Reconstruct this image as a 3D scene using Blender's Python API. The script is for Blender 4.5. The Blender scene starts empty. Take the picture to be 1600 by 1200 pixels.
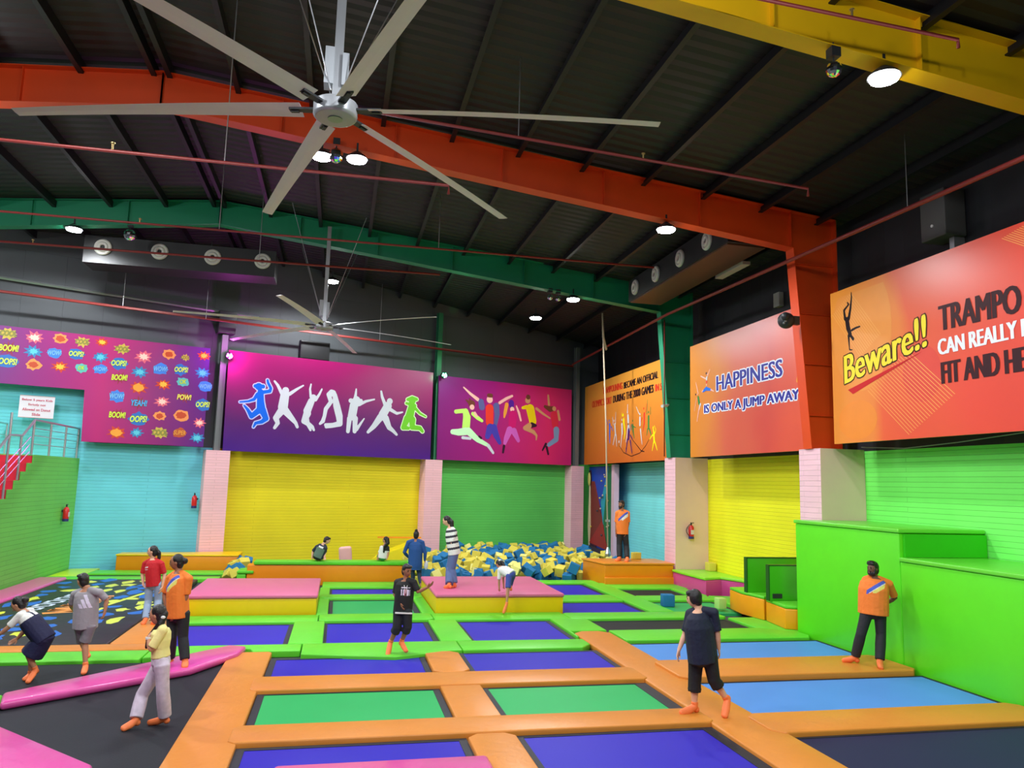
import bpy, bmesh, math, random
from mathutils import Vector, Matrix

# ------------------------------------------------------------------ camera, world, light, exposure
SC = bpy.context.scene
COL = SC.collection
R = math.radians
PITCH, ROLL, YAW, CAMH = R(7.45), R(1.55), R(12.5), 3.0
def cam_matrix():
    c, s = math.cos, math.sin
    rv = Matrix(((c(YAW), -s(YAW), 0), (0, 0, -1), (s(YAW), c(YAW), 0)))
    rp = Matrix(((1, 0, 0), (0, c(PITCH), s(PITCH)), (0, -s(PITCH), c(PITCH))))
    rr = Matrix(((c(ROLL), -s(ROLL), 0), (s(ROLL), c(ROLL), 0), (0, 0, 1)))
    m = rr @ rp @ rv
    rt, dn, fw = m[0], m[1], m[2]
    return Matrix(((rt[0], -dn[0], -fw[0], 0), (rt[1], -dn[1], -fw[1], 0), (rt[2], -dn[2], -fw[2], CAMH), (0, 0, 0, 1)))
cam = bpy.data.cameras.new('camera')
cam.sensor_width = 36.0
cam.lens = 36.0 * 1190 / 1600
cam.clip_end = 200
camo = bpy.data.objects.new('camera', cam)
COL.objects.link(camo)
camo.matrix_world = cam_matrix()
SC.camera = camo

w = bpy.data.worlds.new('world')
SC.world = w
w.use_nodes = True
w.node_tree.nodes['Background'].inputs[0].default_value = (0.55, 0.6, 0.75, 1)
w.node_tree.nodes['Background'].inputs[1].default_value = 0.06
SC.view_settings.view_transform = 'Standard'
SC.view_settings.look = 'None'
SC.view_settings.gamma = 1.0
SC.view_settings.exposure = -0.18
SC.view_settings.use_curve_mapping = False

LED = (0.93, 0.97, 1.0)
def lamp(name, kind, loc, energy, color=LED, size=0.25, spot=160, blend=0.6, target=None):
    d = bpy.data.lights.new(name, kind)
    d.energy = energy
    d.color = color
    if kind in ('SPOT', 'POINT'):
        d.shadow_soft_size = size
    if kind == 'AREA':
        d.shape = 'DISK'; d.size = size
    if kind == 'SPOT':
        d.spot_size = R(spot); d.spot_blend = blend
    o = bpy.data.objects.new(name, d)
    COL.objects.link(o)
    o.location = loc
    if target is not None:
        o.rotation_euler = (Vector(target) - Vector(loc)).to_track_quat('-Z', 'Y').to_euler()
    return o
# unseen bodiless flood lamps where the hall goes on, to light floor and walls
UNSEEN = [(-6, 8.6, 9.6, 1300), (2.3, 6.0, 9.2, 900), (-8.5, 15.7, 9.4, 1300),
          (-6, 1.8, 9.6, 1300), (1.0, 1.8, 9.2, 1300), (5.5, 1.8, 8.9, 700), (-13.0, 15.7, 9.0, 1000), (-14, 23.3, 9.0, 1300), (0.0, -5, 9.2, 900)]
for p in UNSEEN:
    lamp('unseen_flood_lamp', 'SPOT', p[:3], p[3] * .85, LED, 0.2, 168, 0.3)
    lamp('unseen_fill_light', 'POINT', p[:3], p[3] * .28, LED, 0.2)      # added unseen fill to brighten the steel frames, no fixture of its own

# ------------------------------------------------------------------ materials
MATS = {}
def mat(name, col, rough=0.5, metal=0.0, emit=0.0, bump=0.0, bscale=8.0, vary=0.06, vscale=3.0, coat=0.0, spec=0.5):
    if name in MATS:
        return MATS[name]
    m = bpy.data.materials.new(name); MATS[name] = m
    m.use_nodes = True
    nt = m.node_tree; N = nt.nodes; L = nt.links
    b = N['Principled BSDF']
    b.inputs['Roughness'].default_value = rough
    b.inputs['Metallic'].default_value = metal
    b.inputs['Specular IOR Level'].default_value = spec
    if coat: b.inputs['Coat Weight'].default_value = coat
    tc = N.new('ShaderNodeTexCoord')
    nz = N.new('ShaderNodeTexNoise'); nz.inputs['Scale'].default_value = vscale; nz.inputs['Detail'].default_value = 4
    L.new(tc.outputs['Object'], nz.inputs['Vector'])
    mx = N.new('ShaderNodeMix'); mx.data_type = 'RGBA'
    mx.inputs['A'].default_value = (*[c * (1 - vary) for c in col], 1)
    mx.inputs['B'].default_value = (*[min(1, c * (1 + vary)) for c in col], 1)
    L.new(nz.outputs['Fac'], mx.inputs['Factor'])
    L.new(mx.outputs['Result'], b.inputs['Base Color'])
    if emit:
        b.inputs['Emission Color'].default_value = (*col, 1)
        b.inputs['Emission Strength'].default_value = emit
    if bump:
        n2 = N.new('ShaderNodeTexNoise'); n2.inputs['Scale'].default_value = bscale; n2.inputs['Detail'].default_value = 3
        n2.inputs['Distortion'].default_value = 0.8
        L.new(tc.outputs['Object'], n2.inputs['Vector'])
        bp = N.new('ShaderNodeBump'); bp.inputs['Strength'].default_value = bump; bp.inputs['Distance'].default_value = 0.02
        L.new(n2.outputs['Fac'], bp.inputs['Height'])
        L.new(bp.outputs['Normal'], b.inputs['Normal'])
    return m

def brick(name, col, ang=0.0, bw=7.0, bh=0.105):
    """painted brick: courses run along the wall, ang turns the wall direction onto the texture's x axis"""
    if name in MATS: return MATS[name]
    m = bpy.data.materials.new(name); MATS[name] = m
    m.use_nodes = True
    nt = m.node_tree; N = nt.nodes; L = nt.links
    b = N['Principled BSDF']; b.inputs['Roughness'].default_value = 0.62
    g = N.new('ShaderNodeNewGeometry')
    sp = N.new('ShaderNodeSeparateXYZ'); L.new(g.outputs['Position'], sp.inputs[0])
    dx = N.new('ShaderNodeMath'); dx.operation = 'MULTIPLY'; dx.inputs[1].default_value = math.cos(ang); L.new(sp.outputs[0], dx.inputs[0])
    dy = N.new('ShaderNodeMath'); dy.operation = 'MULTIPLY_ADD'; dy.inputs[1].default_value = math.sin(ang); L.new(sp.outputs[1], dy.inputs[0]); L.new(dx.outputs[0], dy.inputs[2])
    cb = N.new('ShaderNodeCombineXYZ'); L.new(dy.outputs[0], cb.inputs[0]); L.new(sp.outputs[2], cb.inputs[1])
    br = N.new('ShaderNodeTexBrick'); br.inputs['Scale'].default_value = 1.0
    br.inputs['Brick Width'].default_value = bw; br.inputs['Row Height'].default_value = bh
    br.inputs['Mortar Size'].default_value = 0.009; br.inputs['Mortar Smooth'].default_value = 0.6
    br.inputs['Color1'].default_value = (*col, 1)
    br.inputs['Color2'].default_value = (*[c * 0.95 for c in col], 1)
    br.inputs['Mortar'].default_value = (*[c * 0.82 for c in col], 1)
    L.new(cb.outputs[0], br.inputs['Vector'])
    nz = N.new('ShaderNodeTexNoise'); nz.inputs['Scale'].default_value = 0.9; nz.inputs['Detail'].default_value = 5
    L.new(g.outputs['Position'], nz.inputs['Vector'])
    mx = N.new('ShaderNodeMix'); mx.data_type = 'RGBA'; mx.blend_type = 'MULTIPLY'
    rp = N.new('ShaderNodeMapRange'); rp.inputs['To Min'].default_value = 0.86; rp.inputs['To Max'].default_value = 1.08
    L.new(nz.outputs['Fac'], rp.inputs['Value'])
    mx.inputs['Factor'].default_value = 1.0
    L.new(br.outputs['Color'], mx.inputs['A']); L.new(rp.outputs['Result'], mx.inputs['B'])
    L.new(mx.outputs['Result'], b.inputs['Base Color'])
    bp = N.new('ShaderNodeBump'); bp.inputs['Strength'].default_value = 0.6; bp.inputs['Distance'].default_value = 0.012; bp.invert = True
    L.new(br.outputs['Fac'], bp.inputs['Height']); L.new(bp.outputs['Normal'], b.inputs['Normal'])
    return m

def ribbed(name, col, axis, pitch, strength=0.8, rough=0.55, vary=0.35, metal=0.0):
    """profiled sheet: ribs repeat along the given world axis"""
    if name in MATS: return MATS[name]
    m = bpy.data.materials.new(name); MATS[name] = m
    m.use_nodes = True
    nt = m.node_tree; N = nt.nodes; L = nt.links
    b = N['Principled BSDF']; b.inputs['Roughness'].default_value = rough; b.inputs['Metallic'].default_value = metal
    g = N.new('ShaderNodeNewGeometry')
    wv = N.new('ShaderNodeTexWave'); wv.bands_direction = axis; wv.wave_profile = 'TRI'
    wv.inputs['Scale'].default_value = 0.314 / pitch
    L.new(g.outputs['Position'], wv.inputs['Vector'])
    bp = N.new('ShaderNodeBump'); bp.inputs['Strength'].default_value = strength; bp.inputs['Distance'].default_value = 0.04
    L.new(wv.outputs['Fac'], bp.inputs['Height']); L.new(bp.outputs['Normal'], b.inputs['Normal'])
    nz = N.new('ShaderNodeTexNoise'); nz.inputs['Scale'].default_value = 0.7; nz.inputs['Detail'].default_value = 5
    L.new(g.outputs['Position'], nz.inputs['Vector'])
    mx = N.new('ShaderNodeMix'); mx.data_type = 'RGBA'
    mx.inputs['A'].default_value = (*[c * (1 - vary) for c in col], 1); mx.inputs['B'].default_value = (*[c * (1 + vary) for c in col], 1)
    L.new(nz.outputs['Fac'], mx.inputs['Factor']); L.new(mx.outputs['Result'], b.inputs['Base Color'])
    return m

def gradient(name, stops, axis='X', size=8.0, off=0.0, warp=0.35, wscale=0.5, rough=0.33, second=None):
    """printed banner: a colour ramp along the board (object coordinates, metres) warped by noise"""
    m = bpy.data.materials.new(name); MATS[name] = m
    m.use_nodes = True
    nt = m.node_tree; N = nt.nodes; L = nt.links
    b = N['Principled BSDF']; b.inputs['Roughness'].default_value = rough
    tc = N.new('ShaderNodeTexCoord')
    sp = N.new('ShaderNodeSeparateXYZ'); L.new(tc.outputs['Object'], sp.inputs[0])
    nz = N.new('ShaderNodeTexNoise'); nz.inputs['Scale'].default_value = wscale; nz.inputs['Detail'].default_value = 1.5
    L.new(tc.outputs['Object'], nz.inputs['Vector'])
    a = N.new('ShaderNodeMath'); a.operation = 'MULTIPLY_ADD'; a.inputs[1].default_value = 1 / size; a.inputs[2].default_value = 0.5 + off - warp / 2
    L.new(sp.outputs['XYZ'.index(axis)], a.inputs[0])
    c = N.new('ShaderNodeMath'); c.operation = 'MULTIPLY_ADD'; c.inputs[1].default_value = warp
    L.new(nz.outputs['Fac'], c.inputs[0]); L.new(a.outputs[0], c.inputs[2])
    src = c.outputs[0]
    if second:
        e = N.new('ShaderNodeMath'); e.operation = 'MULTIPLY_ADD'; e.inputs[1].default_value = second[1]
        L.new(sp.outputs['XYZ'.index(second[0])], e.inputs[0]); L.new(src, e.inputs[2]); src = e.outputs[0]
    rp = N.new('ShaderNodeValToRGB'); L.new(src, rp.inputs[0])
    el = rp.color_ramp.elements
    while len(el) < len(stops): el.new(0.5)
    for i, (p, col) in enumerate(stops):
        el[i].position = p; el[i].color = (*col, 1)
    L.new(rp.outputs[0], b.inputs['Base Color'])
    return m

def srgb(r, g, b):
    f = lambda c: (c / 255 / 12.92) if c / 255 <= 0.04045 else ((c / 255 + 0.055) / 1.055) ** 2.4
    return (f(r), f(g), f(b))

ORANGE = lambda: mat('orange_vinyl', srgb(214, 134, 54), 0.40, bump=0.4, bscale=4, spec=.3)
LIME = lambda: mat('lime_vinyl', srgb(98, 206, 50), 0.40, bump=0.35, bscale=5, spec=.3)
PINK = lambda: mat('pink_vinyl', srgb(220, 78, 160), 0.28, bump=0.22, bscale=5, coat=0.2)
PINKMAT = lambda: mat('pink_mat_vinyl', srgb(216, 104, 146), 0.42, bump=0.08)
YELLOWV = lambda: mat('yellow_vinyl', srgb(236, 192, 8), 0.35, bump=0.12)
DORANGE = lambda: mat('deep_orange_vinyl', srgb(238, 140, 12), 0.36, bump=0.12)
BLOCKG = lambda: mat('block_green_vinyl', srgb(92, 224, 26), 0.4, bump=0.1, bscale=2)
BLACKV = lambda: mat('black_webbing', srgb(26, 30, 40), 0.6, bump=0.2, bscale=40)
STEEL = lambda: mat('brushed_steel', (0.62, 0.63, 0.66), 0.28, 0.9)
DARKM = lambda: mat('dark_metal', (0.03, 0.032, 0.036), 0.45, 0.3)
WHITEP = lambda: mat('white_plastic', (0.8, 0.8, 0.78), 0.4)
def flat(name, rgb, rough=0.45): return mat(name, srgb(*rgb), rough, vary=0.02)

# ------------------------------------------------------------------ mesh helpers (world coordinates; the builder moves them under their parent)
class MB:
    def __init__(s): s.v = []; s.f = []; s.m = []
    def add(s, vs, fs, mi=0):
        o = len(s.v); s.v += [tuple(v) for v in vs]
        for f in fs: s.f.append(tuple(i + o for i in f)); s.m.append(mi)
        return s
    def box(s, x0, x1, y0, y1, z0, z1, mi=0):
        return s.add([(x0, y0, z0), (x1, y0, z0), (x1, y1, z0), (x0, y1, z0), (x0, y0, z1), (x1, y0, z1), (x1, y1, z1), (x0, y1, z1)],
                     [(3, 2, 1, 0), (4, 5, 6, 7), (0, 1, 5, 4), (1, 2, 6, 5), (2, 3, 7, 6), (3, 0, 4, 7)], mi)
    def obox(s, c, ax, ay, az, hx, hy, hz, mi=0):
        c, ax, ay, az = Vector(c), Vector(ax).normalized(), Vector(ay).normalized(), Vector(az).normalized()
        vs = [c + ax * hx * i + ay * hy * j + az * hz * k for k in (-1, 1) for (i, j) in ((-1, -1), (1, -1), (1, 1), (-1, 1))]
        return s.add(vs, [(3, 2, 1, 0), (4, 5, 6, 7), (0, 1, 5, 4), (1, 2, 6, 5), (2, 3, 7, 6), (3, 0, 4, 7)], mi)
    def prism(s, poly, z0, z1, mi=0):
        n = len(poly)
        a = sum(poly[i][0] * poly[(i + 1) % n][1] - poly[(i + 1) % n][0] * poly[i][1] for i in range(n))
        if a < 0: poly = poly[::-1]
        vs = [(x, y, z0) for x, y in poly] + [(x, y, z1) for x, y in poly]
        return s.add(vs, [tuple(range(n - 1, -1, -1)), tuple(range(n, 2 * n))] + [(i, (i + 1) % n, (i + 1) % n + n, i + n) for i in range(n)], mi)
    def extrude(s, poly3, d, mi=0):
        n = len(poly3); d = Vector(d)
        vs = [Vector(p) for p in poly3] + [Vector(p) + d for p in poly3]
        return s.add(vs, [tuple(range(n - 1, -1, -1)), tuple(range(n, 2 * n))] + [(i, (i + 1) % n, (i + 1) % n + n, i + n) for i in range(n)], mi)
    def tube(s, pts, rad, n=10, mi=0, side=None, cap=True, flatten=None):
        """swept tube; rad is a number, a list, or a list of (a, b) half axes along side and across it"""
        P = [Vector(p) for p in pts]; k = len(P)
        if not isinstance(rad, (list, tuple)): rad = [rad] * k
        vs = []; prev = None
        for i in range(k):
            t = (P[min(i + 1, k - 1)] - P[max(i - 1, 0)])
            t = t.normalized() if t.length > 1e-9 else Vector((0, 0, 1))
            sd = side[i] if isinstance(side, list) else side
            if sd is not None: a = Vector(sd)
            elif prev is not None: a = prev
            else: a = Vector((1, 0, 0)) if abs(t.x) < 0.8 else Vector((0, 1, 0))
            a = (a - t * a.dot(t))
            if a.length < 1e-6: a = t.orthogonal()
            a.normalize(); b = t.cross(a); prev = a
            r = rad[i]; ra, rb = r if isinstance(r, (list, tuple)) else (r, r)
            vs += [P[i] + a * (ra * math.cos(2 * math.pi * j / n)) + b * (rb * math.sin(2 * math.pi * j / n)) for j in range(n)]
        fs = [(i * n + j, i * n + (j + 1) % n, (i + 1) * n + (j + 1) % n, (i + 1) * n + j) for i in range(k - 1) for j in range(n)]
        if cap: fs += [tuple(range(n - 1, -1, -1)), tuple(range((k - 1) * n, k * n))]
        return s.add(vs, fs, mi)
    def limb(s, pts, rad, n=12, mi=0, side=None):
        """tube with round ends"""
        P = [Vector(p) for p in pts]
        f = lambda r, k: (r[0] * k, r[1] * k) if isinstance(r, (list, tuple)) else r * k
        m = lambda r: min(r) if isinstance(r, (list, tuple)) else r
        d0 = (P[0] - P[1]).normalized(); d1 = (P[-1] - P[-2]).normalized()
        pp, rr = [], []
        for a in (0.95, 0.75, 0.4): pp.append(P[0] + d0 * m(rad[0]) * a); rr.append(f(rad[0], math.sqrt(1 - a * a)))
        pp += P; rr += list(rad)
        for a in (0.4, 0.75, 0.95): pp.append(P[-1] + d1 * m(rad[-1]) * a); rr.append(f(rad[-1], math.sqrt(1 - a * a)))
        sd = None if side is None else ([side[0]] * 3 + list(side) + [side[-1]] * 3 if isinstance(side, list) else side)
        return s.tube(pp, rr, n, mi, sd)
    def ball(s, c, r, n=14, mi=0, ax=None, fn=None):
        c = Vector(c); rx, ry, rz = r if isinstance(r, (list, tuple)) else (r, r, r)
        ax = ax or (Vector((1, 0, 0)), Vector((0, 1, 0)), Vector((0, 0, 1)))
        k = max(6, n // 2 + 2); vs = []
        for i in range(k + 1):
            th = math.pi * i / k
            for j in range(n):
                ph = 2 * math.pi * j / n
                d = (math.sin(th) * math.cos(ph), math.sin(th) * math.sin(ph), math.cos(th))
                p = (d[0] * rx, d[1] * ry, d[2] * rz)
                if fn: p = fn(d, p)
                vs.append(c + ax[0] * p[0] + ax[1] * p[1] + ax[2] * p[2])
        fs = [(i * n + j, (i + 1) * n + j, (i + 1) * n + (j + 1) % n, i * n + (j + 1) % n) for i in range(k) for j in range(n)]
        return s.add(vs, fs, mi)
    def disc(s, c, nrm, r, h, n=24, mi=0):
        c = Vector(c); nrm = Vector(nrm).normalized()
        return s.tube([c, c + nrm * h], r, n, mi)

def newmesh(name, mb, mats, loc=(0, 0, 0), smooth=False):
    me = bpy.data.meshes.new(name)
    lx, ly, lz = loc
    me.from_pydata([(x - lx, y - ly, z - lz) for x, y, z in mb.v], [], mb.f)
    for m in (mats if isinstance(mats, (list, tuple)) else [mats]): me.materials.append(m)
    me.polygons.foreach_set('material_index', mb.m)
    if smooth: me.polygons.foreach_set('use_smooth', [True] * len(me.polygons))
    me.update()
    return me
def wloc(o):
    v = Vector((0, 0, 0))
    while o is not None: v += o.location; o = o.parent
    return v
def obj(name, mb, mats, parent=None, loc=None, smooth=False, bevel=0.0, seg=3, angle=40):
    """ONE mesh object; under parent, or a thing of its own standing at loc"""
    base = wloc(parent) if parent is not None else Vector(loc or (0, 0, 0))
    me = newmesh(name, mb, mats, base, smooth)
    if bevel:
        bm = bmesh.new(); bm.from_mesh(me)
        bmesh.ops.remove_doubles(bm, verts=bm.verts, dist=1e-5)
        bmesh.ops.recalc_face_normals(bm, faces=bm.faces)
        es = [e for e in bm.edges if len(e.link_faces) == 2 and e.calc_face_angle(0) > R(angle)]
        bmesh.ops.bevel(bm, geom=es, offset=bevel, segments=seg, profile=0.5, affect='EDGES', clamp_overlap=True)
        for f in bm.faces: f.smooth = True
        bm.to_mesh(me); bm.free()
        try: me.set_sharp_from_angle(angle=R(50))
        except Exception: pass
    o = bpy.data.objects.new(name, me); COL.objects.link(o)
    if parent is not None: o.parent = parent
    else: o.location = base
    return o
def tag(o, label, cat, group=None, kind=None):
    o['label'] = label; o['category'] = cat
    if group: o['group'] = group
    if kind: o['kind'] = kind
    return o
def thing(name, label, cat, loc, group=None):
    o = bpy.data.objects.new(name, None); COL.objects.link(o); o.location = loc
    o.empty_display_size = 0.2
    return tag(o, label, cat, group)
def struct(name, mb, m, label=None, parent=None, **k):
    o = obj(name, mb, m, parent, **k); o['kind'] = 'structure'
    if label: o['label'] = label
    return o

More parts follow.
